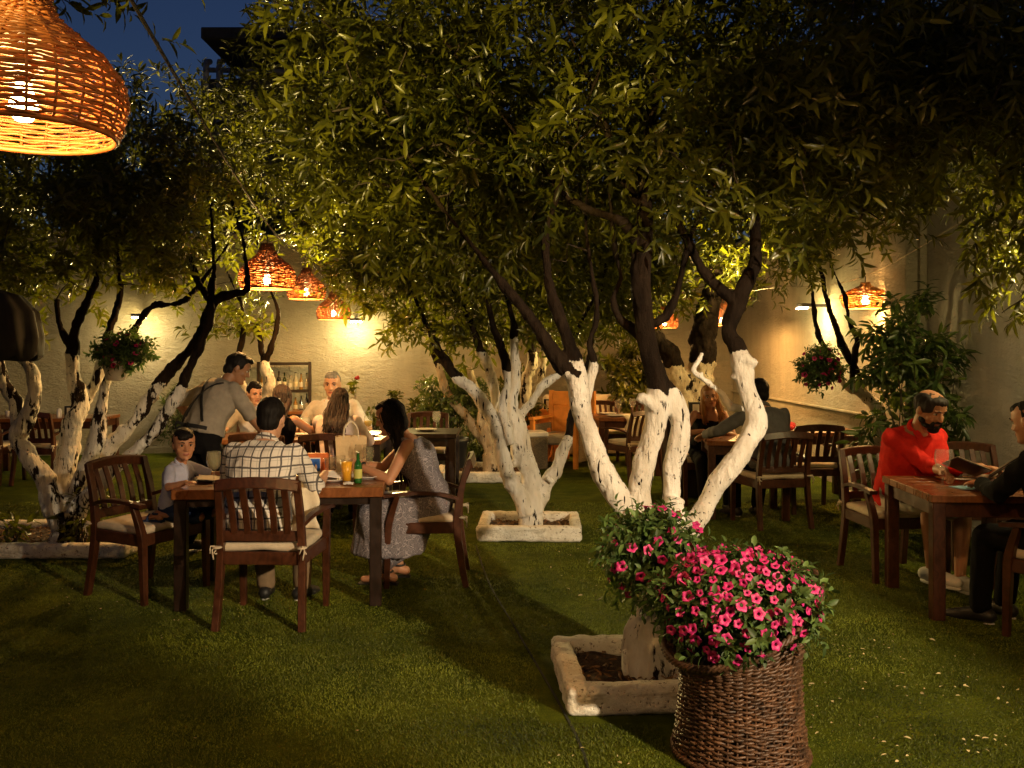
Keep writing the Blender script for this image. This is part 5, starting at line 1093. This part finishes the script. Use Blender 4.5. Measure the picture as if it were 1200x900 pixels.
    if face:
        for k in (-1, 1):
            fb.ell(hp(k * .032, .0785, .006), np.array([.0135, .0085, .0068 if hs < 1.3 else .0088]) * sh, 14, 10, HR, 2); fb.ell(hp(k * .032 + head[0] * 0, .0855, .0055), np.array([.0062, .0035, .0062]) * sh * (1.25 if hs > 1.3 else 1), 12, 8, HR, 3)
            fb.tube([hp(k * .014, .098, .026), hp(k * .032, .098, .033), hp(k * .053, .083, .027)], np.array([.0035, .0045, .002]) * sh, 6, 4)
            fb.tube([hp(k * .018, .088, .010), hp(k * .032, .0905, .0145), hp(k * .047, .081, .010)], np.array([.0015, .0022, .0015]) * sh, 5, 4)
    fb.build('body', [skin, LIP, EYEW, IRIS, hairm if hairm in (HAIRK, HAIRB) else STUB], root)
    # --- clothes
    def garment(name, mb, m, v=.0075, wr=.012, fr=(9, 9, 4.5), sm=2):
        Vg, Ng, Qg = remesh(mb, max(v, vox), sm); q = Vg * np.array(fr); w = vnoise(q + x * 3, 1.) + .6 * vnoise(q * 2.1 + 20, 1.); w = w * .5 + 1.1 * (1 - np.abs(vnoise(q * 1.5 + 7, 1.)) ** .6) - .35; w = np.clip(w + .4 * np.abs(vnoise(q * np.array([1.7, 1.7, 3.6]) + 40, 1.)), -.35, 2); Vg = Vg + Ng * (wr * s * w)[:, None]
        g2 = MB(); g2.add(Vg, [Qg]); o = g2.build(name, m, root); return o
    if shirt is not None:
        g = MB(); off = .014 * loose; g.rings(torso(hem, neck, off * 1.0, 16))
        for k in (-1, 1):
            if sleeve > 0:
                g.ell(SH[k] - RU @ np.array([k * .014, 0, .006]) * s, np.array([.064, .063, .063]) * s, 14, 10)
                e = SH[k] + (EL[k] - SH[k]) * min(1, sleeve); g.cap(SH[k], e, (.056 + .003 * loose) * s, (.050 + (.007 * loose if sleeve < 1 else .0)) * s, 16)
                if sleeve > 1: e2 = EL[k] + (WR[k] - EL[k]) * (sleeve - 1); g.cap(EL[k], e2, .052 * s, (.044 if sleeve < 1.9 else .036) * s, 16)
            else: a, Ra = spine(.47); g.cap(sp_ + RU @ np.array([k * .085, .055, -.02]) * s, a + Ra @ np.array([k * .085, .0, .0]) * s, .02 * s, .018 * s, 10); g.cap(a + Ra @ np.array([k * .085, .0, .0]) * s, sp_ + RU @ np.array([k * .085, -.075, -.03]) * s, .018 * s, .02 * s, 10)
        o = garment('shirt' if bottom is None or bottom[0] != 'skirt' else 'dress', g, shirt)
        if sleeve >= .5 and extra != 'tee':
            c = MB(); a, Ra = spine(.497); c.tube(ellring(a + Ra @ np.array([0, .004, 0]), Ra[:, 0], nrm(Ra[:, 1] - .35 * Ra[:, 2]), .070 * s, .072 * s, 24), .015 * s, 8, 0, True)
            c.tube(ellring(a + Ra @ np.array([0, -.004, .016]) * s, Ra[:, 0], nrm(Ra[:, 1] - .35 * Ra[:, 2]), .066 * s, .068 * s, 24), .011 * s, 8, 0, True)
            for k in (-1, 1): c.strip([a + Ra @ np.array(q_) * s for q_ in ([k * .058, .035, .018], [k * .046, .078, -.008], [k * .050, .108, -.048], [k * .062, .122, -.085])], [.05 * s, .055 * s, .045 * s, .012 * s], .008 * s, Ra[:, 0])
            c.build('collar', shirt, root)
        if extra == 'placket':
            c = MB(); P = []
            for t in np.linspace(hem + .05, .45, 8): a, Ra = spine(t); P.append(a + Ra[:, 1] * (np.interp(t, np.array(prof)[:, 0], np.array(prof)[:, 2]) * s + off + .006))
            c.strip(P, .03 * s, .004, (1, 0, 0)); c.build('placket', shirt, root)
    if bottom is not None:
        kind, bm = bottom; g = MB()
        if kind in ('trousers', 'shorts'):
            g.rings(torso(-.11, .10, .010, 8))
            for k in (-1, 1):
                if kind == 'trousers':
                    g.cap(HP[k], KN[k], .094 * s, .068 * s, 16); e = KN[k] + (AN[k] - KN[k]) * .97 * blen; g.cap(KN[k], e, .068 * s, .054 * s, 16)
                else: e = HP[k] + (KN[k] - HP[k]) * blen; g.cap(HP[k], e, .098 * s, .082 * s, 16)
        else:
            g.rings(torso(-.11, .08, .014, 8))
            for k in (-1, 1):
                g.cap(HP[k], KN[k], .105 * s, .085 * s, 16); e = KN[k] + (AN[k] - KN[k]) * blen; g.cap(KN[k], e, .085 * s, .10 * s, 16)
            kc, ec = (KN[1] + KN[-1]) / 2, sum(KN[k] + (AN[k] - KN[k]) * blen for k in (-1, 1)) / 2
            g.cap((HP[1] + HP[-1]) / 2, kc, .11 * s, .08 * s, 16); g.cap(kc, ec, .08 * s, .095 * s, 16)
            if blen > .7:
                q0 = (HP[1] + HP[-1]) / 2; g.rings(np.array([ellring(q0 + np.array([0, yy, zz]) * s, np.array([1., 0, 0]), np.array([0, 1., 0]), rx * s, ry * s, 36) for yy, zz, rx, ry in ((.22, .07, .16, .24), (.22, .04, .20, .30), (.24, -.08, .215, .29), (.28, -.20, .225, .27), (.31, -.32, .235, .265), (.31, -.34, .225, .25))]))
            else:
             for k in (-1, 1): g.cap(HP[k] * .5 + KN[k] * .5 + [k * .03, 0, -.04], ec * .6 + (HP[k] * .5 + KN[k] * .5) * .4 + [k * .07, -.04, -.12], .07 * s, .06 * s, 12); g.cap(HP[k] + [k * .05, .05, -.02], HP[k] * .55 + KN[k] * .45 + [k * .075, -.02, -.19], .06 * s, .045 * s, 12)
        garment({'trousers': 'trousers', 'shorts': 'shorts', 'skirt': 'skirt'}[kind], g, bm, .01, .007, (12, 12, 4) if kind != 'skirt' else (16, 16, 2.5))
    if shoes is not None:
        for k in (-1, 1):
            g = MB(); a = AN[k]; D = FD[k]
            g.cap(a + [0, 0, -.035 * s], a - D * .05 * s + [0, 0, -.048 * s], .044 * s, .042 * s, 12); g.cap(a + [0, 0, -.03 * s], a + D * .12 * s + [0, 0, -.052 * s], .043 * s, .037 * s, 12); g.cap(a + D * .11 * s + [0, 0, -.052 * s], a + D * .185 * s + [0, 0, -.058 * s], .042 * s, .03 * s, 12)
            Vg, Ng, Qg = remesh(g, .008, 2); fl = a[2] - .092 * s; dd = (Vg - a) @ D; pl = fl - (dd * 0); nD = nrm(np.array([D[0], D[1], 0])); slope = D[2] / max(.2, np.linalg.norm(D[:2])); zf = fl + ((Vg - a) @ nD) * slope; low = Vg[:, 2] < zf + .006; Vg[low, 2] = zf[low] + .006
            g2 = MB(); g2.add(Vg, [Qg]); so = g2.build('shoe', shoes, root)
            R_ = []
            for zz in (0, .016):
                r = []
                for t in np.arange(24) * 2 * math.pi / 24: uu = .065 * s + math.cos(t) * .145 * s; ww = math.sin(t) * (.044 + .008 * math.cos(t)) * s; q = a + nD * uu + np.cross(nD, [0, 0, 1]) * ww; q[2] = fl + uu * slope + zz - .012; r.append(q)
                R_.append(r)
            g3 = MB(); g3.rings(np.array(R_)); g3.build('sole', SOLE, so)
    if sandal is not None:
        for k in (-1, 1):
            a = AN[k]; D = FD[k]; sd = nrm(np.cross(D, [0, 0, 1])); g = MB(); g.strip([a - D * .08 * s + [0, 0, -.083 * s], a + D * .05 * s + [0, 0, -.084 * s], a + D * .2 * s + [0, 0, -.088 * s]], [.07 * s, .075 * s, .08 * s], .016, sd)
            g.tube(spline(np.array([a + D * .1 * s - sd * .042 * s + [0, 0, -.075 * s], a + D * .09 * s + [0, 0, -.018 * s], a + D * .1 * s + sd * .042 * s + [0, 0, -.075 * s]]), .01), .009, 6); g.tube(ellring(a + [0, 0, .0], np.array([1., 0, 0]), np.array([0, 1., 0]), .042 * s, .042 * s, 16), .007, 6, 0, True); g.build('sandal', sandal, root)
    # --- hair
    if hair is not None:
        g = MB(); E = lambda c, r: g.ell(hp(*c), np.array(r) * sh, 20, 14, HR)
        if hair == 'bald':
            for k in (-1, 1): E((k * .050, -.01, .036), (.034, .085, .064))
            E((0, -.062, .01), (.062, .042, .062)); E((0, .052, .076), (.060, .042, .034)); E((0, .0, .088), (.050, .06, .0255))
        elif hair == 'cropped': E((0, .040, .080), (.060, .052, .036)); E((0, -.012, .036), (.080, .099, .090)); E((0, -.05, -.01), (.062, .052, .06))
        else: E((0, -.012, .036), (.083, .103, .096)); E((0, -.045, -.02), (.068, .062, .072))
        if hair == 'boy': E((0, .066, .078), (.06, .036, .028)); E((.02, .085, .066), (.045, .02, .02)); E((0, .01, .092), (.07, .075, .035))
        if hair == 'man': E((0, .05, .092), (.056, .05, .028))
        if hair in ('long', 'front', 'straight'):
            for k in (-1, 1): E((k * .062, .005, .0), (.026, .056, .085))
            E((0, .03, .092), (.06, .06, .03)); E((0, -.06, -.05), (.072, .05, .09))
            if hair == 'straight':                                                # falls forward over the near shoulder
                for k in (-1, 1):
                    g.cap(hp(k * .05, -.03, -.06), nb + RU @ np.array([k * .07, .03, -.02]) * s, .045 * s, .036 * s, 12); g.cap(nb + RU @ np.array([k * .07, .03, -.02]) * s, nb + RU @ np.array([k * .075, .115, -.17]) * s, .036 * s, .028 * s, 12); g.cap(nb + RU @ np.array([k * .075, .115, -.17]) * s, nb + RU @ np.array([k * .07, .13, -.27]) * s, .028 * s, .012 * s, 10)
            elif hair == 'long':
                for dx in np.linspace(-.075, .075, 9):
                    q1 = nb + RU @ np.array([dx * 1.2, -.105 - .01 * math.sin(dx * 130), -.06]) * s; q2 = nb + RU @ np.array([dx * 1.1 + .012 * math.sin(dx * 200), -.155, -.16]) * s; q3 = nb + RU @ np.array([dx * .8 + .012 * math.sin(dx * 90), -.165, -.24 - .035 * math.sin(dx * 77)]) * s
                    g.cap(hp(dx, -.05, -.04), q1, .034 * s, .030 * s, 10); g.cap(q1, q2, .030 * s, .026 * s, 10); g.cap(q2, q3, .026 * s, .010 * s, 10)
            else:
                for k in (-1, 1): g.cap(hp(k * .068, .0, -.02), hp(k * .082, .03, -.15), .032 * sh, .03 * sh, 10); g.cap(hp(k * .082, .03, -.15), hp(k * .075, .045, -.25), .03 * sh, .012 * sh, 10); g.cap(hp(k * .06, -.03, -.05), hp(k * .095, .0, -.17), .035 * sh, .03 * sh, 10)
        Vg, Ng, Qg = remesh(g, .007, 2); Lh = (Vg - hc) @ HR / sh; st = vnoise(np.c_[Lh[:, 0] * 90, Lh[:, 1] * 90, Lh[:, 2] * 16], 1.) * .0035 + vnoise(Lh * 25, 1.) * .003
        cut = (Lh[:, 1] > .055) & (Lh[:, 2] < (.052 if hair not in ('boy',) else .05)) & (Lh[:, 2] > -.10) & (np.abs(Lh[:, 0]) < .058)
        Vg = Vg + Ng * (st * sh)[:, None]; g2 = MB(); g2.add(Vg, [Qg[~cut[Qg].all(1)]])
        if hair in ('long', 'front', 'straight'):         # loose strands over the mass
            for _ in range(150):
                a = rng.uniform(-2.3, 2.3) if hair != 'straight' else rng.uniform(.7, 2.6) * rng.choice([-1, 1]); e = rng.uniform(.1, 1.2); dx = math.sin(a); dy = -math.cos(a)
                p0 = hp(.086 * dx * math.cos(e), .103 * dy * math.cos(e) - .015, .036 + .099 * math.sin(e)); p1 = hp(.089 * dx + rng.normal(0, .004), .106 * dy - .02 + rng.normal(0, .004), -.03)
                if hair == 'long': p2 = nb + RU @ np.array([dx * .10 + rng.normal(0, .012), -.135 + rng.normal(0, .012), -.08]) * s; p3 = nb + RU @ np.array([dx * .075 + rng.normal(0, .02), -.185 + rng.normal(0, .01), -.26 + rng.normal(0, .035)]) * s
                elif hair == 'front': p2 = hp(np.sign(dx) * .095 + rng.normal(0, .012), .01 + rng.normal(0, .02), -.14); p3 = hp(np.sign(dx) * .085 + rng.normal(0, .018), .035 + rng.normal(0, .02), -.25 + rng.normal(0, .03))
                else: p2 = nb + RU @ np.array([np.sign(dx) * .078 + rng.normal(0, .012), .045 + rng.normal(0, .02), -.04]) * s; p3 = nb + RU @ np.array([np.sign(dx) * .072 + rng.normal(0, .015), .135 + rng.normal(0, .02), -.26 + rng.normal(0, .035)]) * s
                g2.tube(spline(np.array([p0, p1, p2, p3]), .035), np.array([.0035] * 40)[:len(spline(np.array([p0, p1, p2, p3]), .035))], 4)
        g2.build('hair', hairm, root)
    if beard:
        g = MB(); E = lambda c, r: g.ell(hp(*c), np.array(r) * sh, 16, 10, HR); E((0, .072, -.100), (.042, .036, .028)); E((0, .090, -.084), (.030, .018, .014)); E((0, .098, -.046), (.030, .013, .008))
        for k in (-1, 1): E((k * .032, .083, -.068), (.010, .016, .028)); E((k * .046, .048, -.082), (.014, .04, .018)); E((k * .058, .02, -.06), (.012, .03, .022))
        Vg, Ng, Qg = remesh(g, .0045, 2); Vg += Ng * (vnoise(Vg, 260) * .0012)[:, None]; g2 = MB(); g2.add(Vg, [Qg]); g2.build('beard', beard, root)
    return dict(root=root, spine=spine, torso=torso, prof=np.array(prof), s=s, WR=WR, EL=EL, SH=SH, hp=hp, HR=HR)
SOLE = mat('rubber_sole', (.6, .58, .54), .7, .1); WSHOE = mat('white_canvas', (.72, .70, .68), .7, .08, 20, .3, 90); BSHOE = mat('black_shoe', (.015, .014, .014), .5)
DEN = fabric('navy_cotton', (.025, .04, .10)); BLK = fabric('black_cotton', (.0055, .005, .0055)); BEI = fabric('beige_cotton', (.52, .45, .38)); WHT = fabric('white_cotton', (.72, .70, .68)); PNK = fabric('pale_pink_cotton', (.66, .54, .54)); RDS = fabric('red_linen', (.62, .028, .02), .5)
GRY = fabric('grey_cotton', (.13, .125, .13)); TAU = fabric('taupe_cotton', (.27, .235, .19)); LAV = fabric('lavender_cotton', (.40, .42, .58)); TAN = fabric('khaki_cotton', (.22, .15, .09))
def TT(x, y, z=.79): return np.array([x, y, z])
# boy kneeling on the chair
q = np.array([-2.235, 5.90]); bf = nrm(np.array([.95, -.2]))
def rel(p, f, r, u, z): f = nrm(np.array(f)); R_ = np.array([f[1], -f[0]]); a = np.array(p) + f * u + R_ * r; return np.array([a[0], a[1], z])
person('small boy in a lavender polo shirt kneeling on a chair, turned to the camera', q[0], q[1], bf, .575, .60, lean=.16, curl=.1, head=(-.80, .06, 0), hs=1.42, skin=SK1, vox=.0048,
       hands=(np.array([-1.86, 5.98, .79]), np.array([-2.03, 5.58, .785])), palms=(None, None), curls=(.25, .25), knees=(rel(q, bf, -.07, .24, .535), rel(q, bf, .075, .24, .535)), feet=(rel(q, bf, -.09, -.05, .55), rel(q, bf, .10, -.05, .55)), footdir=((-.9, .25), (-.9, .25)),
       shirt=LAV, sleeve=.75, hem=-.10, extra='placket', bottom=('shorts', DEN), blen=.9, sandal=DEN, hair='boy', loose=.8)
# man in plaid
P_ = person('dark haired man in a white plaid shirt seated with his back to the camera', -1.53, 5.36, (.10, 1), .565, 1.0, lean=.18, curl=.34, head=(.05, .22, 0), wide=1.14, skin=SK2, hands=(np.array([-1.74, 5.83, .80]), np.array([-1.22, 5.86, .80])), shirt=plaid(), sleeve=1.15, hem=-.10, bottom=('trousers', TAN), shoes=BSHOE, hair='man', hairm=HAIRK, face=False, poles=((-.35, -.3, -1), (.35, -.3, -1)), loose=1.1, hs=1.04)
# woman in grey dress, hands on the table
DR = patterned(); q = np.array([-.56, 6.26])
P2 = person('woman with long black hair in a grey patterned sleeveless dress', q[0], q[1], (-1, -.04), .565, .98, fem=True, lean=.26, curl=.34, head=(0, .30, 0), skin=SK1, wide=1.10, vox=.0055, hands=(np.array([-1.03, 6.02, .835]), np.array([-1.06, 6.10, .84])), palms=(np.array([1, .2, -.2]), np.array([-1, .2, -.2])), curls=(.75, .75),
            poles=((-.7, -.4, -.8), (.6, -.2, -.9)), shirt=DR, sleeve=0, hem=-.06, neck=.425, bottom=('skirt', DR), blen=.75, sandal=BSHOE, hair='straight', hairm=HAIRK, feet=(np.array([-.86, 6.16, .09]), np.array([-.80, 6.36, .09])), footdir=((-1, .15), (-1, -.1)))
o = thing('wrist_watch', 'black watch on the wrist of the woman in grey', 'watch', (0, 0, 0)); r_ = P2['root']; M_ = RZ(yaw_of((-1, -.04))); a = M_ @ (P2['WR'][-1] * .88 + P2['EL'][-1] * .12) + np.array([q[0], q[1], 0]); d = nrm(M_ @ (P2['WR'][-1] - P2['EL'][-1])); o.location = a
u = nrm(np.cross(d, [0, 0, 1])); w = np.cross(u, d); mb = MB(); mb.tube(ellring(np.zeros(3), u, w, .031, .031, 20), .006, 6, 0, True); mb.build('strap', BSHOE, o); mb = MB(); mb.ell(u * -.022 * 0 + w * .031, (.017, .017, .007), 14, 8); mb.build('watch_face', mat('watch_glass', (.02, .02, .02), .1), o)
# waiter
wf = nrm(np.array([.62, .78])); q = np.array([-2.47, 7.12])
P3 = person('waiter in a taupe T-shirt and black apron straps bending over the far table', q[0], q[1], wf, .90, .99, lean=.26, curl=.42, head=(-.55, .45, 0), skin=SK3, hands=(rel(q, wf, -.25, .12, 1.0), rel(q, wf, .30, .48, .86)), poles=((-1, -.5, .1), (.3, -.5, -.8)), curls=(.7, .5), feet=(rel(q, wf, -.12, -.05, .09), rel(q, wf, .12, .08, .09)), knees=None, footdir=((.6, .8), (.7, .7)),
            shirt=TAU, sleeve=.80, hem=.05, extra='tee', bottom=('trousers', BLK), shoes=BSHOE, hair='man', hairm=HAIRK, wide=1.06, loose=1.5)
APR = mat('apron_black', (.012, .011, .012), .8); mb = MB()
def back(t, lx): # point on the back of the shirt
    a, R_ = P3['spine'](t); rx = np.interp(t, P3['prof'][:, 0], P3['prof'][:, 1]) * P3['s'] * 1.06 + .030; ry = np.interp(t, P3['prof'][:, 0], P3['prof'][:, 2]) * P3['s'] * 1.03 + .042; k = np.clip(lx / rx, -.98, .98); return a + R_ @ np.array([lx, -ry * math.sqrt(1 - abs(k) ** 2.35), 0])
for t0, x0, t1, x1 in ((.46, -.02, .12, .13), (.44, .15, .10, -.17)): mb.strip([back(t0 + (t1 - t0) * k, x0 + (x1 - x0) * k) for k in np.linspace(0, 1, 14)], .036, .006, (1, 0, .5))
a0, R0 = P3['spine'](.08); mb.strip([back(.08, xx) for xx in np.linspace(-.17, .17, 14)], .03, .006, (0, 0, 1)); mb.build('apron_strap', APR, P3['root'])
mb = MB()
for k in (-1, 1): p0 = back(.08, .02 * k); mb.strip(spline(np.array([p0 + [0, -.01, 0], p0 + [k * .045, -.03, -.07], p0 + [k * .05, -.025, -.16], p0 + [k * .035, -.02, -.25]]), .03), .024, .005, (1, 0, 0)); mb.strip(spline(np.array([p0 + [0, -.012, 0], p0 + [k * .06, -.04, .02], p0 + [k * .075, -.04, -.03], p0 + [0, -.014, -.005]]), .02), .022, .005, (0, 0, 1))
mb.build('apron_bow', APR, P3['root'])
# long table guests
person('woman with long brown hair and bare arms, her back to the camera', -2.16, 8.12, (.12, 1), .565, .97, fem=True, lean=.16, curl=.3, head=(.1, .2, 0), skin=SK1, vox=.009, hands=(np.array([-2.35, 8.72, .80]), np.array([-1.93, 8.55, .79])), poles=(None, (1, -.3, -.3)), shirt=BLK, sleeve=0, neck=.43, bottom=('trousers', DEN), shoes=BSHOE, hair='long', hairm=HAIRB, face=False)
person('woman with dark wavy hair in a pale pink top, her back to the camera', -1.60, 8.12, (-.08, 1), .565, .95, fem=True, lean=.2, curl=.36, head=(0, .3, .1), skin=SK2, vox=.009, hands=(np.array([-1.85, 8.7, .80]), np.array([-1.42, 8.65, .80])), shirt=PNK, sleeve=1.4, bottom=('trousers', BLK), shoes=BSHOE, hair='long', hairm=HAIRB, face=False, wide=1.15, loose=1.4)
person('grey haired man in a white shirt facing the camera across the far table', -1.93, 9.78, (.02, -1), .565, 1.05, lean=.12, curl=.2, head=(0, .12, 0), skin=SK2, vox=.009, hands=(np.array([-1.58, 9.42, .80]), np.array([-2.2, 9.4, .80])), shirt=WHT, sleeve=.85, bottom=('trousers', BLK), shoes=BSHOE, hair='cropped', hairm=HAIRG, wide=1.2, hs=1.08)
person('person in white with a flushed face, half hidden behind the waiter', -2.80, 9.74, (.2, -1), .565, .96, fem=True, lean=.2, curl=.25, head=(.5, .25, 0), skin=SK2, vox=.009, hands=(np.array([-2.55, 9.4, .80]), np.array([-3.0, 9.36, .80])), shirt=WHT, sleeve=1.3, bottom=('trousers', BEI), shoes=BSHOE, hair='man', hairm=HAIRK)
# pair on the right
person('dark haired man in a grey shirt leaning on his table, seen from behind', 2.40, 8.30, (-.22, 1), .565, 1.05, lean=.2, curl=.3, head=(.15, .05, 0), skin=SK2, vox=.008, hands=(np.array([1.86, 8.66, .80]), np.array([2.45, 8.85, .80])), poles=((-.9, -.2, -.45), None), shirt=GRY, sleeve=1.85, bottom=('trousers', BLK), shoes=BSHOE, hair='man', hairm=HAIRK, face=False, wide=1.12, loose=1.2)
person('blonde woman in a black top resting her folded arms on the table', 2.04, 9.44, (.02, -1), .565, .95, fem=True, lean=.3, curl=.22, head=(-.12, .1, .15), skin=SK1, vox=.008, hands=(np.array([2.05, 9.02, .80]), np.array([1.93, 9.02, .80])), poles=((-.8, 0, -.6), (.8, 0, -.6)), shirt=BLK, sleeve=0, neck=.41, bottom=('trousers', BLK), shoes=BSHOE, hair='front', hairm=HAIRL)
# bald man in red with the menu
rf = nrm(np.array([.28, -.96])); q = np.array([2.80, 6.44])
person('bald bearded man in a red shirt and beige shorts reading a menu', q[0], q[1], rf, .565, 1.04, lean=.2, curl=.28, head=(.10, .42, 0), skin=SK1, vox=.0055, wide=1.16, hands=(np.array([3.13, 5.98, .83]), np.array([2.83, 5.86, .815])), palms=(None, np.array([.5, .3, -.6])), curls=(.7, .6), poles=((.7, -.3, -.6), (-.9, -.3, -.6)), shirt=RDS, sleeve=1.45, hem=-.12, extra='placket', bottom=('shorts', BEI), blen=.95, shoes=WSHOE,
       feet=(np.array([3.0, 6.0, .10]), np.array([2.80, 5.98, .16])), footdir=((.35, -.9), (.5, -.85)), hair='bald', hairm=STUB, beard=HAIRK, hs=1.06)
o = thing('menu', 'open dark menu held by the bald man in red', 'menu', (3.06, 5.80, .80), -.25, 'menus on the tables')
for k, (a, px_) in enumerate(((.38, -.11), (-.62, .11))):
    mb = MB(); R_ = Matrix.Rotation(a, 3, 'Y') @ Matrix.Rotation(-.28, 3, 'X'); mb.box((px_, 0, .05), (.22, .30, .006), R_, .001); mb.build('cover', mat('menu_leather', (.02, .016, .014), .45), o)
    mb = MB(); mb.box(np.array([px_, 0, .05]) + np.array(R_) @ np.array([0, 0, .007]), (.21, .285, .005), R_, .001); mb.build('page', mat('menu_sheet', (.50, .40, .28), .7, .1, 40), o)
# person in black at the right edge
kf = nrm(np.array([-.50, .86])); q = np.array([3.12, 4.95])
person('person in black with hair tied back at the right edge, seen from behind', q[0], q[1], kf, .565, 1.03, lean=.2, curl=.3, head=(.02, .22, 0), skin=SK1, vox=.006, wide=1.12, hands=(np.array([2.84, 5.42, .80]), np.array([3.12, 5.55, .81])), poles=((-.8, -.4, -.6), (.7, -.3, -.6)), shirt=BLK, sleeve=1.95, hem=-.14, bottom=('trousers', BLK), shoes=BSHOE, hair='cropped', hairm=HAIRK, loose=1.7)
# ------------------------------------------------------------------ unseen lamps outside the picture, mostly added to light the foreground and crowns
for args in OFF_LAMPS:
    hang(bell, np.array(args[0]), args[1], args[2])
    mb = MB(); q_ = np.array(args[0]); mb.tube([q_ + [0, 0, .4], q_ + [0, 0, 1.2]], .006, 6); tag(mb.build('lamp_cable', CORD), 'cord of the added lamp hanging %s' % args[2].split('hanging ')[1], 'cable')
wall_light('floodlight on the pale side wall beside the right edge of the view', np.array([3.58, 5.75, 2.3]), (-1, .1), 17, 4)
def key_flood(loc, aim, power, col, angle, label):  # added key light behind the camera, placed for its beam
    o = wall_light(label, np.array(loc), (-1, .6), .5, .5); l = bpy.data.lights.new('flood_beam', 'SPOT'); l.energy = power; l.color = col; l.shadow_soft_size = .06; l.spot_size = math.radians(angle); l.spot_blend = .55
    q = bpy.data.objects.new('flood_beam', l); COL.objects.link(q); d = nrm(np.array(aim) - np.array(loc)); q.location = np.array(loc) + d * .16; q.rotation_euler = Vector(d).to_track_quat('-Z', 'Y').to_euler()
key_flood((3.6, -.7, 2.75), (.85, 4.5, .75), 640, (1., .77, .47), 37, 'added unseen floodlight on the side wall behind the camera lighting the flower basket')
key_flood((-3.4, -1.6, 2.7), (.05, 5.3, 3.5), 1150, (1., .73, .23), 27, 'added unseen floodlight behind the camera washing the tree crowns')
